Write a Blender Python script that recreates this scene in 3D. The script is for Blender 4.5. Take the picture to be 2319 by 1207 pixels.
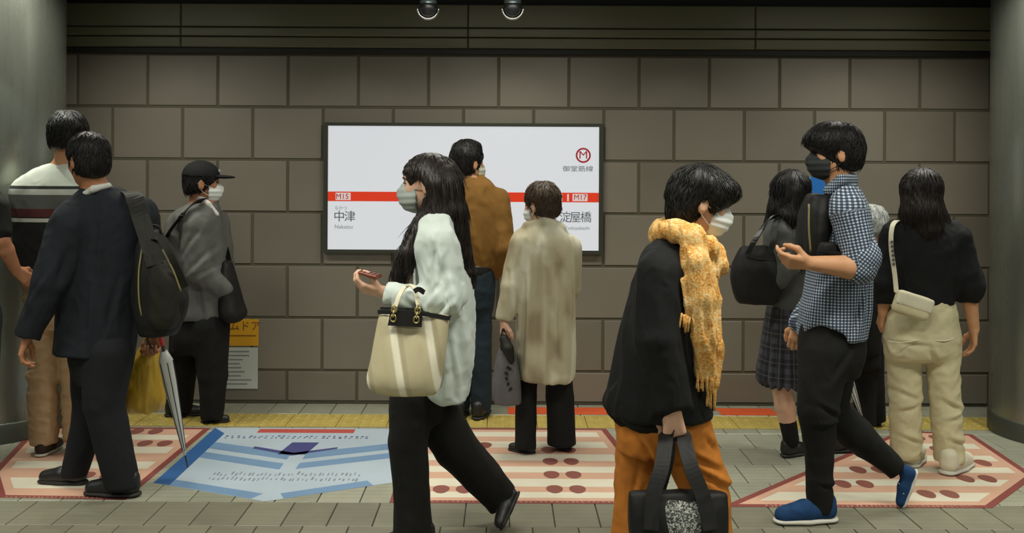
import bpy, math, random
import numpy as np
from mathutils import Vector, Matrix

for o in list(bpy.data.objects):
    bpy.data.objects.remove(o, do_unlink=True)
scene = bpy.context.scene
COL = scene.collection
random.seed(7)

# ------------------------------------------------------------------ camera, world, lights
F_PX, CX, HY, CAM_H = 2200.0, 1140.0, 388.0, 1.52      # focal length, principal point (px of 2319x1207), eye height
ROLL = 0.005
cam_data = bpy.data.cameras.new('camera')
cam_data.sensor_width = 36.0
cam_data.sensor_fit = 'HORIZONTAL'
cam_data.lens = F_PX / 2319.0 * 36.0
cam_data.shift_x = (1159.5 - CX) / 2319.0
cam_data.shift_y = -(603.5 - HY) / 2319.0
cam_data.clip_start = 0.05
cam = bpy.data.objects.new('camera', cam_data)
COL.objects.link(cam)
cam.location = (0, 0, CAM_H)
cam.matrix_world = Matrix.Translation((0, 0, CAM_H)) @ Matrix.Rotation(math.pi / 2, 4, 'X') @ Matrix.Rotation(ROLL, 4, 'Z')
scene.camera = cam

world = bpy.data.worlds.new('concourse_ambient')
world.use_nodes = True
world.node_tree.nodes['Background'].inputs[0].default_value = (0.80, 0.86, 0.82, 1)
world.node_tree.nodes['Background'].inputs[1].default_value = 0.20
scene.world = world

scene.view_settings.view_transform = 'Standard'
scene.view_settings.look = 'None'
scene.view_settings.gamma = 1.0
scene.view_settings.use_curve_mapping = False
scene.view_settings.exposure = 0.0

CEIL_Z = 2.70
WALL_Y = 6.34

def area_lamp(name, loc, sx, sy, power, color, spread):
    l = bpy.data.lights.new(name, 'AREA')
    l.shape = 'RECTANGLE'; l.size = sx; l.size_y = sy
    l.energy = power; l.color = color; l.spread = math.radians(spread)
    o = bpy.data.objects.new(name, l); COL.objects.link(o)
    o.location = loc
    return o

# unseen ceiling lamps added for top and frontal fill (housings built below)
FILL_LAMPS = [(-3.6, 3.1), (-1.2, 3.1), (1.2, 3.1), (3.6, 3.1), (-2.4, 5.25), (0.0, 5.25), (2.4, 5.25),
           (-2.4, 0.6), (0.0, 0.6), (2.4, 0.6)]
for (tx, ty) in FILL_LAMPS:
    area_lamp('added_fill_light', (tx, ty, CEIL_Z - 0.012), 1.25, 0.24, 21.0 if ty > 5 else 30.0, (1.0, 0.98, 0.87), 140)
WASHERS = [420, 800, 1160, 1525, 1900]
for px in WASHERS:
    l = bpy.data.lights.new('wall_washer_light', 'SPOT')
    l.energy = 4.0; l.color = (0.95, 1.0, 0.90); l.spot_size = math.radians(84); l.spot_blend = 0.5; l.shadow_soft_size = 0.03
    o = bpy.data.objects.new('wall_washer_light', l); COL.objects.link(o)
    o.location = ((px - CX) / 347.0, WALL_Y - 0.42, CEIL_Z - 0.02)

PILLAR_SPOTS = [(-2.74, 4.93), (2.90, 4.93)]
for (tx, ty) in PILLAR_SPOTS:
    l = bpy.data.lights.new('pillar_downlight', 'SPOT')
    l.energy = 34.0; l.color = (0.93, 1.0, 0.88); l.spot_size = math.radians(66); l.spot_blend = 0.12; l.shadow_soft_size = 0.02
    o = bpy.data.objects.new('pillar_downlight', l); COL.objects.link(o)
    o.location = (tx, ty, CEIL_Z - 0.02)

# ------------------------------------------------------------------ pixel helpers (real depth in metres)
def unroll(px, py):
    return px + ROLL * (py - HY), py - ROLL * (px - CX)
def at(px, py, y):
    px, py = unroll(px, py)
    return np.array([(px - CX) * y / F_PX, y, CAM_H - (py - HY) * y / F_PX])
def on_floor(px, py, z=0.0):
    px, py = unroll(px, py)
    y = (CAM_H - z) * F_PX / (py - HY)
    return np.array([(px - CX) * y / F_PX, y, z])

# ------------------------------------------------------------------ materials
def lin(c):
    c = c / 255.0
    return c / 12.92 if c <= 0.04045 else ((c + 0.055) / 1.055) ** 2.4
def rgb(r, g, b):
    return (lin(r), lin(g), lin(b), 1.0)

class NT:
    def __init__(self, m):
        self.m = m; self.t = m.node_tree; self.n = self.t.nodes; self.l = self.t.links
        self.bsdf = self.n['Principled BSDF']
    def new(self, typ, **kw):
        n = self.n.new(typ)
        for k, v in kw.items():
            setattr(n, k, v)
        return n
    def link(self, a, b):
        self.l.new(a, b)
    def math(self, op, a, b=None, c=None):
        n = self.n.new('ShaderNodeMath'); n.operation = op
        for i, v in enumerate((a, b, c)):
            if v is None: continue
            if hasattr(v, 'is_output'): self.l.new(v, n.inputs[i])
            else: n.inputs[i].default_value = v
        return n.outputs[0]
    def mix(self, fac, a, b):
        n = self.n.new('ShaderNodeMix'); n.data_type = 'RGBA'
        for s, v in ((n.inputs[0], fac), (n.inputs[6], a), (n.inputs[7], b)):
            if hasattr(v, 'is_output'): self.l.new(v, s)
            else: s.default_value = v
        return n.outputs[2]
    def ramp(self, fac, stops, interp='LINEAR'):
        n = self.n.new('ShaderNodeValToRGB'); n.color_ramp.interpolation = interp
        e = n.color_ramp.elements
        while len(e) < len(stops): e.new(0.5)
        for i, (p, c) in enumerate(stops):
            e[i].position = p; e[i].color = c
        self.l.new(fac, n.inputs[0])
        return n.outputs[0]
    def noise(self, scale, detail=2, vec=None, rough=0.5):
        n = self.n.new('ShaderNodeTexNoise'); n.inputs['Scale'].default_value = scale
        n.inputs['Detail'].default_value = detail; n.inputs['Roughness'].default_value = rough
        if vec is not None: self.l.new(vec, n.inputs['Vector'])
        return n.outputs['Fac']
    def coord(self, scale=(1, 1, 1), which='Object'):
        t = self.n.new('ShaderNodeTexCoord'); mp = self.n.new('ShaderNodeMapping')
        mp.inputs['Scale'].default_value = scale
        self.l.new(t.outputs[which], mp.inputs[0])
        return mp.outputs[0]
    def attr(self, name):
        n = self.n.new('ShaderNodeAttribute'); n.attribute_name = name
        return n.outputs['Fac']
    def bump(self, h, strength=0.3, dist=0.01):
        n = self.n.new('ShaderNodeBump'); n.inputs['Strength'].default_value = strength
        n.inputs['Distance'].default_value = dist
        self.l.new(h, n.inputs['Height']); self.l.new(n.outputs[0], self.bsdf.inputs['Normal'])
    def base(self, c):
        if hasattr(c, 'is_output'): self.l.new(c, self.bsdf.inputs['Base Color'])
        else: self.bsdf.inputs['Base Color'].default_value = c

MATS = {}
def mat(name, color, rough=0.7, metal=0.0, var=0.0, vscale=6.0, bump=0.0, bscale=200.0, vvec=(1, 1, 1), spec=None, sheen=0.0, trans=0.0, dist=0.004, wrinkle=0.0, wscale=16.0):
    if name in MATS: return MATS[name]
    m = bpy.data.materials.new(name); m.use_nodes = True
    t = NT(m)
    t.bsdf.inputs['Roughness'].default_value = rough
    t.bsdf.inputs['Metallic'].default_value = metal
    if spec is not None: t.bsdf.inputs['Specular IOR Level'].default_value = spec
    if sheen: t.bsdf.inputs['Sheen Weight'].default_value = sheen
    if trans: t.bsdf.inputs['Transmission Weight'].default_value = trans
    v = t.coord(vvec)
    if var > 0:
        f = t.noise(vscale, 4, v)
        dk = tuple(max(0, c * (1 - var)) for c in color[:3]) + (1,)
        lt = tuple(min(1, c * (1 + var)) for c in color[:3]) + (1,)
        t.base(t.ramp(f, [(0.3, dk), (0.7, lt)]))
    else:
        t.base(color)
    if bump > 0:
        t.bump(t.noise(bscale, 2, v), bump, dist)
        if wrinkle > 0:
            n = t.n.new('ShaderNodeTexNoise'); n.noise_type = 'RIDGED_MULTIFRACTAL'; n.inputs['Scale'].default_value = wscale; n.inputs['Detail'].default_value = 2.0; n.inputs['Distortion'].default_value = 0.9
            t.link(t.coord((1, 1, .55)), n.inputs['Vector'])
            b = t.n.new('ShaderNodeBump'); b.inputs['Strength'].default_value = wrinkle; b.inputs['Distance'].default_value = 0.012
            t.link(n.outputs['Fac'], b.inputs['Height'])
            first = t.bsdf.inputs['Normal'].links[0].from_node
            t.link(b.outputs[0], first.inputs['Normal'])
    MATS[name] = m
    return m
def mat_custom(name, fn, rough=0.8):
    m = bpy.data.materials.new(name); m.use_nodes = True
    t = NT(m); t.bsdf.inputs['Roughness'].default_value = rough
    fn(t); MATS[name] = m
    return m

# ------------------------------------------------------------------ object helpers
def link_mesh(name, me, material, parent=None):
    o = bpy.data.objects.new(name, me); COL.objects.link(o)
    if material is not None and not me.materials: me.materials.append(material)
    if parent is not None: o.parent = parent
    return o
def raw_mesh(name, V, Fs, smooth=False):
    me = bpy.data.meshes.new(name)
    me.from_pydata([tuple(map(float, v)) for v in V], [], [tuple(f) for f in Fs]); me.update()
    if smooth: me.polygons.foreach_set('use_smooth', [True] * len(me.polygons))
    return me
def tag(o, label=None, cat=None, group=None, kind=None):
    if label: o['label'] = label
    if cat: o['category'] = cat
    if group: o['group'] = group
    if kind: o['kind'] = kind
    return o
def empty(name, loc, label=None, cat=None, group=None, kind=None):
    o = bpy.data.objects.new(name, None); COL.objects.link(o); o.location = tuple(map(float, loc))
    o.empty_display_size = 0.1
    return tag(o, label, cat, group, kind)

class MB:
    """collects simple shapes and links them as one mesh"""
    def __init__(self): self.V = []; self.F = []
    def add(self, V, Fs):
        n = len(self.V); self.V += [tuple(map(float, v)) for v in V]; self.F += [tuple(i + n for i in f) for f in Fs]; return self
    def box(self, x0, x1, y0, y1, z0, z1, bev=0.0):
        if bev <= 0:
            V = [(x, y, z) for z in (z0, z1) for y in (y0, y1) for x in (x0, x1)]
            return self.add(V, [(0, 2, 3, 1), (4, 5, 7, 6), (0, 1, 5, 4), (2, 6, 7, 3), (0, 4, 6, 2), (1, 3, 7, 5)])
        b = bev; V = []; Fs = []          # chamfered on the edges round the -y face and plain behind
        V += [(x0 + b, y0, z0 + b), (x1 - b, y0, z0 + b), (x1 - b, y0, z1 - b), (x0 + b, y0, z1 - b)]
        V += [(x0, y0 + b, z0), (x1, y0 + b, z0), (x1, y0 + b, z1), (x0, y0 + b, z1)]
        V += [(x0, y1, z0), (x1, y1, z0), (x1, y1, z1), (x0, y1, z1)]
        Fs.append((0, 1, 2, 3)); Fs.append((11, 10, 9, 8))
        for k in range(4):
            j = (k + 1) % 4
            Fs.append((4 + k, 4 + j, j, k)); Fs.append((8 + k, 8 + j, 4 + j, 4 + k))
        return self.add(V, Fs)
    def prism(self, pts, z0, z1):
        """polygon given counter-clockwise in x,y, extruded in z"""
        n = len(pts)
        V = [(p[0], p[1], z0) for p in pts] + [(p[0], p[1], z1) for p in pts]
        Fs = [tuple(range(n - 1, -1, -1)), tuple(range(n, 2 * n))]
        for i in range(n): Fs.append((i, (i + 1) % n, n + (i + 1) % n, n + i))
        return self.add(V, Fs)
    def tube(self, pts, rad, seg=10, cap=True):
        pts = [Vector(tuple(map(float, p))) for p in pts]
        if not hasattr(rad, '__len__'): rad = [rad] * len(pts)
        V = []; Fs = []; up = None
        for i, p in enumerate(pts):
            t = (pts[min(i + 1, len(pts) - 1)] - pts[max(i - 1, 0)]).normalized()
            if up is None: up = t.orthogonal().normalized()
            u = (up - t * up.dot(t)).normalized(); w = t.cross(u); up = u
            for k in range(seg):
                a = 2 * math.pi * k / seg
                V.append(p + (u * math.cos(a) + w * math.sin(a)) * rad[i])
        for i in range(len(pts) - 1):
            for k in range(seg):
                k2 = (k + 1) % seg
                Fs.append((i * seg + k, i * seg + k2, (i + 1) * seg + k2, (i + 1) * seg + k))
        if cap:
            Fs.append(tuple(range(seg - 1, -1, -1))); Fs.append(tuple(range((len(pts) - 1) * seg, len(pts) * seg)))
        return self.add(V, Fs)
    def lathe(self, prof, seg=24, center=(0, 0, 0)):
        V = []; Fs = []
        for (r, z) in prof:
            for k in range(seg):
                a = 2 * math.pi * k / seg
                V.append((center[0] + r * math.cos(a), center[1] + r * math.sin(a), center[2] + z))
        for i in range(len(prof) - 1):
            for k in range(seg):
                k2 = (k + 1) % seg
                Fs.append((i * seg + k, i * seg + k2, (i + 1) * seg + k2, (i + 1) * seg + k))
        return self.add(V, Fs)
    def ribbon(self, pts, width_vec, thick_vec):
        """strap with a rectangular section along pts; width_vec / thick_vec: one vector, or one per point"""
        V = []; Fs = []; n = len(pts)
        for i, p in enumerate(pts):
            w = np.array(width_vec[i] if np.ndim(width_vec) == 2 else width_vec) / 2
            t = np.array(thick_vec[i] if np.ndim(thick_vec) == 2 else thick_vec) / 2
            p = np.array(p)
            V += [p - w - t, p + w - t, p + w + t, p - w + t]
        for i in range(n - 1):
            for k in range(4):
                k2 = (k + 1) % 4
                Fs.append((i * 4 + k, i * 4 + k2, (i + 1) * 4 + k2, (i + 1) * 4 + k))
        Fs.append((3, 2, 1, 0)); Fs.append(tuple((n - 1) * 4 + k for k in range(4)))
        return self.add(V, Fs)
    def mesh(self, name, smooth=False): return raw_mesh(name, self.V, self.F, smooth)
    def build(self, name, material, parent=None, smooth=False, origin=None):
        if origin is not None:
            self.V = [(v[0] - origin[0], v[1] - origin[1], v[2] - origin[2]) for v in self.V]
        o = link_mesh(name, self.mesh(name, smooth), material, parent)
        if origin is not None and parent is None: o.location = tuple(map(float, origin))
        return o

def curve_pts(pts, n=8):
    """Catmull-Rom through pts"""
    P = [np.array(p, float) for p in pts]
    P = [2 * P[0] - P[1]] + P + [2 * P[-1] - P[-2]]
    out = []
    for i in range(1, len(P) - 2):
        for k in range(n):
            t = k / n; a, b, c, d = P[i - 1], P[i], P[i + 1], P[i + 2]
            out.append(0.5 * (2 * b + (c - a) * t + (2 * a - 5 * b + 4 * c - d) * t * t + (3 * b - a - 3 * c + d) * t ** 3))
    out.append(P[-2])
    return out

# ------------------------------------------------------------------ implicit surfaces -> meshes
def smin(a, b, k):
    if k <= 1e-6: return np.minimum(a, b)
    h = np.maximum(k - np.abs(a - b), 0) / k
    return np.minimum(a, b) - h * h * k * 0.25
def smax(a, b, k): return -smin(-a, -b, k)

class Prim:
    def __init__(self, fn, lo, hi, k=0.02, op='add'):
        self.fn, self.lo, self.hi, self.k, self.op = fn, np.array(lo), np.array(hi), k, op
def V3(p): return np.array(p, float)
def unit(v):
    v = V3(v); return v / max(1e-9, np.linalg.norm(v))

def tube(pts, rad, k=0.02, op='add', sq=None, cut=None, ki=0.01):
    pts = [V3(p) for p in pts]
    if not hasattr(rad, '__len__'): rad = [rad] * len(pts)
    if sq is not None: sqn = unit(sq[0]); sqf = sq[1]
    def fn(X, Y, Z):
        best = None
        for a, b, ra, rb in zip(pts[:-1], pts[1:], rad[:-1], rad[1:]):
            ab = b - a; L2 = max(1e-9, float(ab @ ab))
            qx, qy, qz = X - a[0], Y - a[1], Z - a[2]
            t = np.clip((qx * ab[0] + qy * ab[1] + qz * ab[2]) / L2, 0, 1)
            qx, qy, qz = qx - t * ab[0], qy - t * ab[1], qz - t * ab[2]
            if sq is not None:
                d = (qx * sqn[0] + qy * sqn[1] + qz * sqn[2]) * (sqf - 1)
                qx, qy, qz = qx + sqn[0] * d, qy + sqn[1] * d, qz + sqn[2] * d
            d = np.sqrt(qx * qx + qy * qy + qz * qz) - (ra + t * (rb - ra))
            best = d if best is None else smin(best, d, ki)
        for (p, n) in (cut or []):
            n = unit(n); best = np.maximum(best, (X - p[0]) * n[0] + (Y - p[1]) * n[1] + (Z - p[2]) * n[2])
        return best
    A = np.array(pts); R = max(rad) * (1.0 if sq is None or sq[1] >= 1 else 1.0 / sq[1])
    return Prim(fn, A.min(0) - R, A.max(0) + R, k, op)
def ell(c, r, R=None, k=0.02, op='add', cut=None):
    c = V3(c); r = V3(r); R = np.eye(3) if R is None else R
    def fn(X, Y, Z):
        q = [X - c[0], Y - c[1], Z - c[2]]
        l = [(q[0] * R[0, i] + q[1] * R[1, i] + q[2] * R[2, i]) for i in range(3)]
        k0 = np.sqrt(sum((l[i] / r[i]) ** 2 for i in range(3))); k1 = np.sqrt(sum((l[i] / r[i] ** 2) ** 2 for i in range(3)))
        d = k0 * (k0 - 1) / np.maximum(k1, 1e-6)
        for (p, n) in (cut or []):
            n = unit(n); d = np.maximum(d, (X - p[0]) * n[0] + (Y - p[1]) * n[1] + (Z - p[2]) * n[2])
        return d
    e = np.sqrt(((R * r) ** 2).sum(1))
    return Prim(fn, c - e, c + e, k, op)
def rbox(c, half, R=None, rr=0.01, k=0.01, op='add'):
    c = V3(c); half = V3(half); R = np.eye(3) if R is None else R
    def fn(X, Y, Z):
        q = [X - c[0], Y - c[1], Z - c[2]]
        l = [np.abs(q[0] * R[0, i] + q[1] * R[1, i] + q[2] * R[2, i]) - (half[i] - rr) for i in range(3)]
        o = np.sqrt(sum(np.maximum(v, 0) ** 2 for v in l)); i = np.minimum(np.maximum(l[0], np.maximum(l[1], l[2])), 0)
        return o + i - rr
    e = (np.abs(R) * half).sum(1)
    return Prim(fn, c - e, c + e, k, op)
def loft(secs, ang=0.0, n=2.3, k=0.02, op='add', ke=0.012):
    """secs: (cx, cy, z, half across, half front-back), stacked in z; ang: direction the front faces (radians, 0 = +x)"""
    S = np.array(sorted([tuple(map(float, s)) for s in secs], key=lambda s: s[2]))
    P = np.array(curve_pts(S, 8)); P = P[np.argsort(P[:, 2])]
    fx, fy = math.cos(ang), math.sin(ang); rx, ry = fy, -fx
    z0, z1 = S[0, 2], S[-1, 2]
    def fn(X, Y, Z):
        cx, cy = np.interp(Z, P[:, 2], P[:, 0]), np.interp(Z, P[:, 2], P[:, 1])
        a, b = np.interp(Z, P[:, 2], P[:, 3]), np.interp(Z, P[:, 2], P[:, 4])
        u = (X - cx) * rx + (Y - cy) * ry; v = (X - cx) * fx + (Y - cy) * fy
        d = ((np.abs(u / a) ** n + np.abs(v / b) ** n) ** (1.0 / n) - 1) * np.minimum(a, b)
        return smax(d, np.maximum(Z - z1, z0 - Z), ke)
    m = max(S[:, 3].max(), S[:, 4].max())
    lo = np.array([S[:, 0].min() - m, S[:, 1].min() - m, z0]); hi = np.array([S[:, 0].max() + m, S[:, 1].max() + m, z1])
    return Prim(fn, lo, hi, k, op)
def plane_cut(p, n, k=0.004):
    p = V3(p); n = unit(n)
    return Prim(lambda X, Y, Z: -((X - p[0]) * n[0] + (Y - p[1]) * n[1] + (Z - p[2]) * n[2]), [-99] * 3, [99] * 3, k, 'sub')

CORN = [(i, j, k) for i in (0, 1) for j in (0, 1) for k in (0, 1)]
EDG = [(a, b) for ai, a in enumerate(CORN) for b in CORN[ai + 1:] if sum(abs(x - y) for x, y in zip(a, b)) == 1]
def field_mesh(prims, h=0.009, fine=(), smooth=1):
    adds = [p for p in prims if p.op == 'add']
    lo = np.min([p.lo for p in adds], 0) - 2.5 * h; hi = np.max([p.hi for p in adds], 0) + 2.5 * h
    ax = []
    for i in range(3):
        iv = [(c[i] - r, c[i] + r, hf) for c, r, hf in fine]
        x = lo[i]; g = [x]
        while x < hi[i]:
            st = h
            for a, b, hf in iv:
                if a - h < x < b: st = min(st, hf)
            x += st; g.append(x)
        ax.append(np.array(g))
    D = np.full([len(a) for a in ax], 0.5, np.float32)
    for p in prims:
        m = p.k + 2.5 * h
        s = []
        for i in range(3):
            a = max(0, np.searchsorted(ax[i], p.lo[i] - m) - 1); b = min(len(ax[i]), np.searchsorted(ax[i], p.hi[i] + m) + 1)
            s.append(slice(a, max(a, b)))
        s = tuple(s)
        if any(q.stop <= q.start for q in s): continue
        X = ax[0][s[0]].astype(np.float32)[:, None, None]; Y = ax[1][s[1]].astype(np.float32)[None, :, None]; Z = ax[2][s[2]].astype(np.float32)[None, None, :]
        d = p.fn(X, Y, Z)
        if p.op == 'add': D[s] = smin(D[s], d, p.k)
        else: D[s] = smax(D[s], -d, p.k)
    N = D < 0
    cnt = np.zeros([n - 1 for n in D.shape], np.int8)
    sh = D.shape
    for (i, j, k) in CORN: cnt += N[i:sh[0] - 1 + i, j:sh[1] - 1 + j, k:sh[2] - 1 + k]
    act = (cnt > 0) & (cnt < 8)
    I = np.argwhere(act)
    idx = np.full(act.shape, -1, np.int64); idx[tuple(I.T)] = np.arange(len(I))
    acc = np.zeros((len(I), 3)); num = np.zeros(len(I))
    for a, b in EDG:
        da = D[I[:, 0] + a[0], I[:, 1] + a[1], I[:, 2] + a[2]]; db = D[I[:, 0] + b[0], I[:, 1] + b[1], I[:, 2] + b[2]]
        c = (da < 0) != (db < 0)
        t = np.where(c, da / np.where(c, da - db, 1), 0)
        for q in range(3):
            acc[:, q] += np.where(c, a[q] + t * (b[q] - a[q]), 0)
        num += c
    L = acc / num[:, None]
    V = np.empty_like(L)
    for q in range(3):
        g0 = ax[q][I[:, q]]; g1 = ax[q][I[:, q] + 1]; V[:, q] = g0 + L[:, q] * (g1 - g0)
    quads = []
    for q in range(3):
        u, v = (q + 1) % 3, (q + 2) % 3
        sl0 = [slice(None)] * 3; sl1 = [slice(None)] * 3
        sl0[q] = slice(0, -1); sl1[q] = slice(1, None)
        for w in (u, v):
            sl0[w] = slice(1, -1); sl1[w] = slice(1, -1)
        A, B = N[tuple(sl0)], N[tuple(sl1)]
        E = np.argwhere(A != B)
        if not len(E): continue
        inside = A[tuple(E.T)]
        E[:, u] += 1; E[:, v] += 1
        def cell(du, dv):
            C = E.copy(); C[:, u] -= du; C[:, v] -= dv
            return idx[tuple(C.T)]
        Q = np.stack([cell(1, 1), cell(0, 1), cell(0, 0), cell(1, 0)], 1)
        Q[~inside] = Q[~inside][:, ::-1]
        quads.append(Q)
    Q = np.concatenate(quads)
    for _ in range(smooth):
        V = laplace(V, Q, 0.5)
    return V, Q
def laplace(V, Q, f):
    a = Q.ravel(); b = np.roll(Q, -1, 1).ravel()
    n = len(V)
    w = np.bincount(a, minlength=n) + np.bincount(b, minlength=n)
    out = np.empty_like(V)
    for q in range(3):
        s = np.bincount(a, V[b, q], n) + np.bincount(b, V[a, q], n)
        out[:, q] = V[:, q] + f * (s / np.maximum(w, 1) - V[:, q])
    return out
def normals(V, Q):
    n = np.cross(V[Q[:, 2]] - V[Q[:, 0]], V[Q[:, 3]] - V[Q[:, 1]])
    N = np.empty_like(V)
    for q in range(3): N[:, q] = np.bincount(Q.ravel(), np.repeat(n[:, q], 4), len(V))
    return N / np.maximum(np.linalg.norm(N, axis=1), 1e-12)[:, None]
def waves(V, freq, seed=0, stretch=(1, 1, 1), n=6):
    r = np.random.RandomState(seed); P = V * np.array(stretch) * freq; s = 0
    for i in range(n):
        d = unit(r.normal(size=3)); e = unit(r.normal(size=3))
        s = s + np.sin(P @ d * (0.7 + 0.6 * r.rand()) + r.rand() * 6.28 + 1.6 * np.sin(P @ e * 0.7 + r.rand() * 6.28))
    return s / n
def folds(amp, freq=26.0, seed=0, stretch=(1, 1, 0.4)):
    def f(V):
        st = np.array(stretch)
        a = waves(V, freq * 1.7, seed, st); b = waves(V, freq * 0.6, seed + 9, (1, 1, 0.8)); c = waves(V, freq * 3.6, seed + 3, st * np.array((1, 1, 1.3)))
        return amp * ((0.45 - np.abs(a) * 2.0) * 0.9 + b * 0.8 + (0.3 - np.abs(c) * 1.4) * 0.38)
    return f
def creases(base, J, lines, seed=0):
    """adds single pressed folds (image-measured ends, px; width px; depth m) to a fold function"""
    L = []
    for (x0, y0, x1, y1, w, d) in lines:
        a, b = J(x0, y0), J(x1, y1); wm = w * abs(J(1, 0)[0] - J(0, 0)[0]); L.append((a[[0, 2]], b[[0, 2]], wm, d))
    def f(V):
        s = base(V); P = V[:, [0, 2]]
        for a, b, w, d in L:
            ab = b - a; t = np.clip(((P - a) @ ab) / (ab @ ab), 0, 1)
            n = np.array([-ab[1], ab[0]]) / np.linalg.norm(ab)
            c = a + t[:, None] * ab; q = P - c; e = np.linalg.norm(q, axis=1); sd = q @ n
            tap = 0.35 + 0.65 * np.sin(np.pi * np.clip(t, .02, .98))
            s = s + tap * d * (np.exp(-((sd - w) / w) ** 2 - (e / (3 * w)) ** 2) - 1.1 * np.exp(-(e / (.7 * w)) ** 2))
        return s
    return f
def np_mesh(name, V, Q, attrs=None):
    me = bpy.data.meshes.new(name)
    me.vertices.add(len(V)); me.vertices.foreach_set('co', V.astype(np.float32).ravel())
    me.loops.add(Q.size); me.loops.foreach_set('vertex_index', Q.astype(np.int32).ravel())
    me.polygons.add(len(Q)); me.polygons.foreach_set('loop_start', np.arange(0, Q.size, 4, dtype=np.int32))
    me.polygons.foreach_set('use_smooth', np.ones(len(Q), bool))
    me.update(calc_edges=True); me.validate()
    for k, v in (attrs or {}).items():
        a = me.attributes.new(k, 'FLOAT', 'POINT'); a.data.foreach_set('value', v.astype(np.float32))
    return me
def sdf_obj(name, prims, material, parent=None, h=0.009, fine=(), smooth=1, disp=None, uv=None, origin=None):
    V, Q = field_mesh(prims, h, fine, smooth)
    attrs = None
    if uv is not None:
        u, v = uv(V); attrs = {'fu': u, 'fv': v}
    if disp is not None:
        V = V + normals(V, Q) * disp(V)[:, None]
    og = V3(origin) if origin is not None else (V3(parent_world(parent)) if parent is not None else np.zeros(3))
    o = link_mesh(name, np_mesh(name, V - og, Q, attrs), material, parent)
    if origin is not None and parent is None: o.location = tuple(og)
    return o
def parent_world(o):
    p = V3(o.location)
    while o.parent is not None:
        o = o.parent; p = p + V3(o.location)
    return p
def frame(yaw, pitch=0.0, roll=0.0):
    """columns: right, forward, up. yaw in degrees (0 = +x, 90 = away from the camera, 180 = -x); pitch > 0 looks down"""
    y = math.radians(yaw); p = math.radians(pitch); r = math.radians(roll)
    f = np.array([math.cos(y) * math.cos(p), math.sin(y) * math.cos(p), -math.sin(p)])
    rt = unit(np.cross(f, [0, 0, 1])); up = np.cross(rt, f)
    rt, up = rt * math.cos(r) + up * math.sin(r), up * math.cos(r) - rt * math.sin(r)
    return np.stack([rt, f, up], 1)

# ================================================================== THE PLACE
PX_W = 347.0                                   # pixels per metre on the wall plane
def wx(px): return (px - CX) / PX_W
def wz(py): return CAM_H - (py - HY) / PX_W

# ---- materials of the setting
def m_tile(t):
    oi = t.new('ShaderNodeObjectInfo')
    v = t.coord((1, 1, 1))
    n = t.noise(3.0, 5, v)
    f = t.math('ADD', t.math('MULTIPLY', oi.outputs['Random'], 0.45), t.math('MULTIPLY', n, 0.55))
    t.base(t.ramp(f, [(0.2, rgb(110, 103, 91)), (0.5, rgb(117, 112, 100)), (0.8, rgb(125, 118, 105))]))
    t.bump(t.noise(140, 3, v), 0.06, 0.003)
mat_custom('wall_tile_stone', m_tile, 0.42)
mat('grout', rgb(84, 80, 65), 0.9)
def m_paver(t, a, b):
    oi = t.new('ShaderNodeObjectInfo')
    g = t.new('ShaderNodeNewGeometry')
    v = g.outputs['Position']
    sep = t.new('ShaderNodeSeparateXYZ'); t.link(v, sep.inputs[0])
    gr = t.math('SINE', t.math('MULTIPLY', sep.outputs['Y'], 2 * math.pi / 0.05))
    gm = t.math('GREATER_THAN', gr, 0.90)
    f = t.math('ADD', t.math('MULTIPLY', oi.outputs['Random'], 0.4), t.math('MULTIPLY', t.noise(9, 5, v), 0.6))
    c = t.ramp(f, [(0.25, a), (0.75, b)])
    t.base(t.mix(t.math('MULTIPLY', gm, 0.22), c, rgb(70, 70, 58)))
    t.bump(t.noise(160, 2, v), 0.12, 0.002)
mat_custom('paver_stone', lambda t: m_paver(t, rgb(138, 139, 122), rgb(158, 158, 140)), 0.24)
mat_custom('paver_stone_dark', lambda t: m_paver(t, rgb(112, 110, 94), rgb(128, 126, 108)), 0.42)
mat('floor_joint', rgb(58, 58, 46), 0.9)
mat('ceiling_paint', rgb(96, 98, 86), 0.9, var=0.05)
mat('tactile_yellow', rgb(170, 150, 76), 0.55, var=0.12, vscale=14)
mat('beam_panel', rgb(100, 98, 76), 0.38, var=0.12, vscale=1.2, vvec=(0.5, 1, 2))
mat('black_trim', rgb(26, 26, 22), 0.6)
mat('frame_metal', rgb(84, 88, 78), 0.35, metal=0.7)

def m_steel(t):
    v = t.coord((1, 1, 0.02))
    f = t.noise(90, 3, v)
    t.bsdf.inputs['Metallic'].default_value = 0.78
    t.base(t.ramp(f, [(0.3, rgb(134, 138, 128)), (0.7, rgb(137, 141, 131))]))
    t.link(t.ramp(f, [(0.3, (0.27, 0.27, 0.27, 1)), (0.7, (0.285, 0.285, 0.285, 1))]), t.bsdf.inputs['Roughness'])
    t.bsdf.inputs['Anisotropic'].default_value = 0.5
mat_custom('brushed_steel', m_steel, 0.35)
mat('steel_base', rgb(92, 96, 88), 0.45, metal=0.8)

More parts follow.
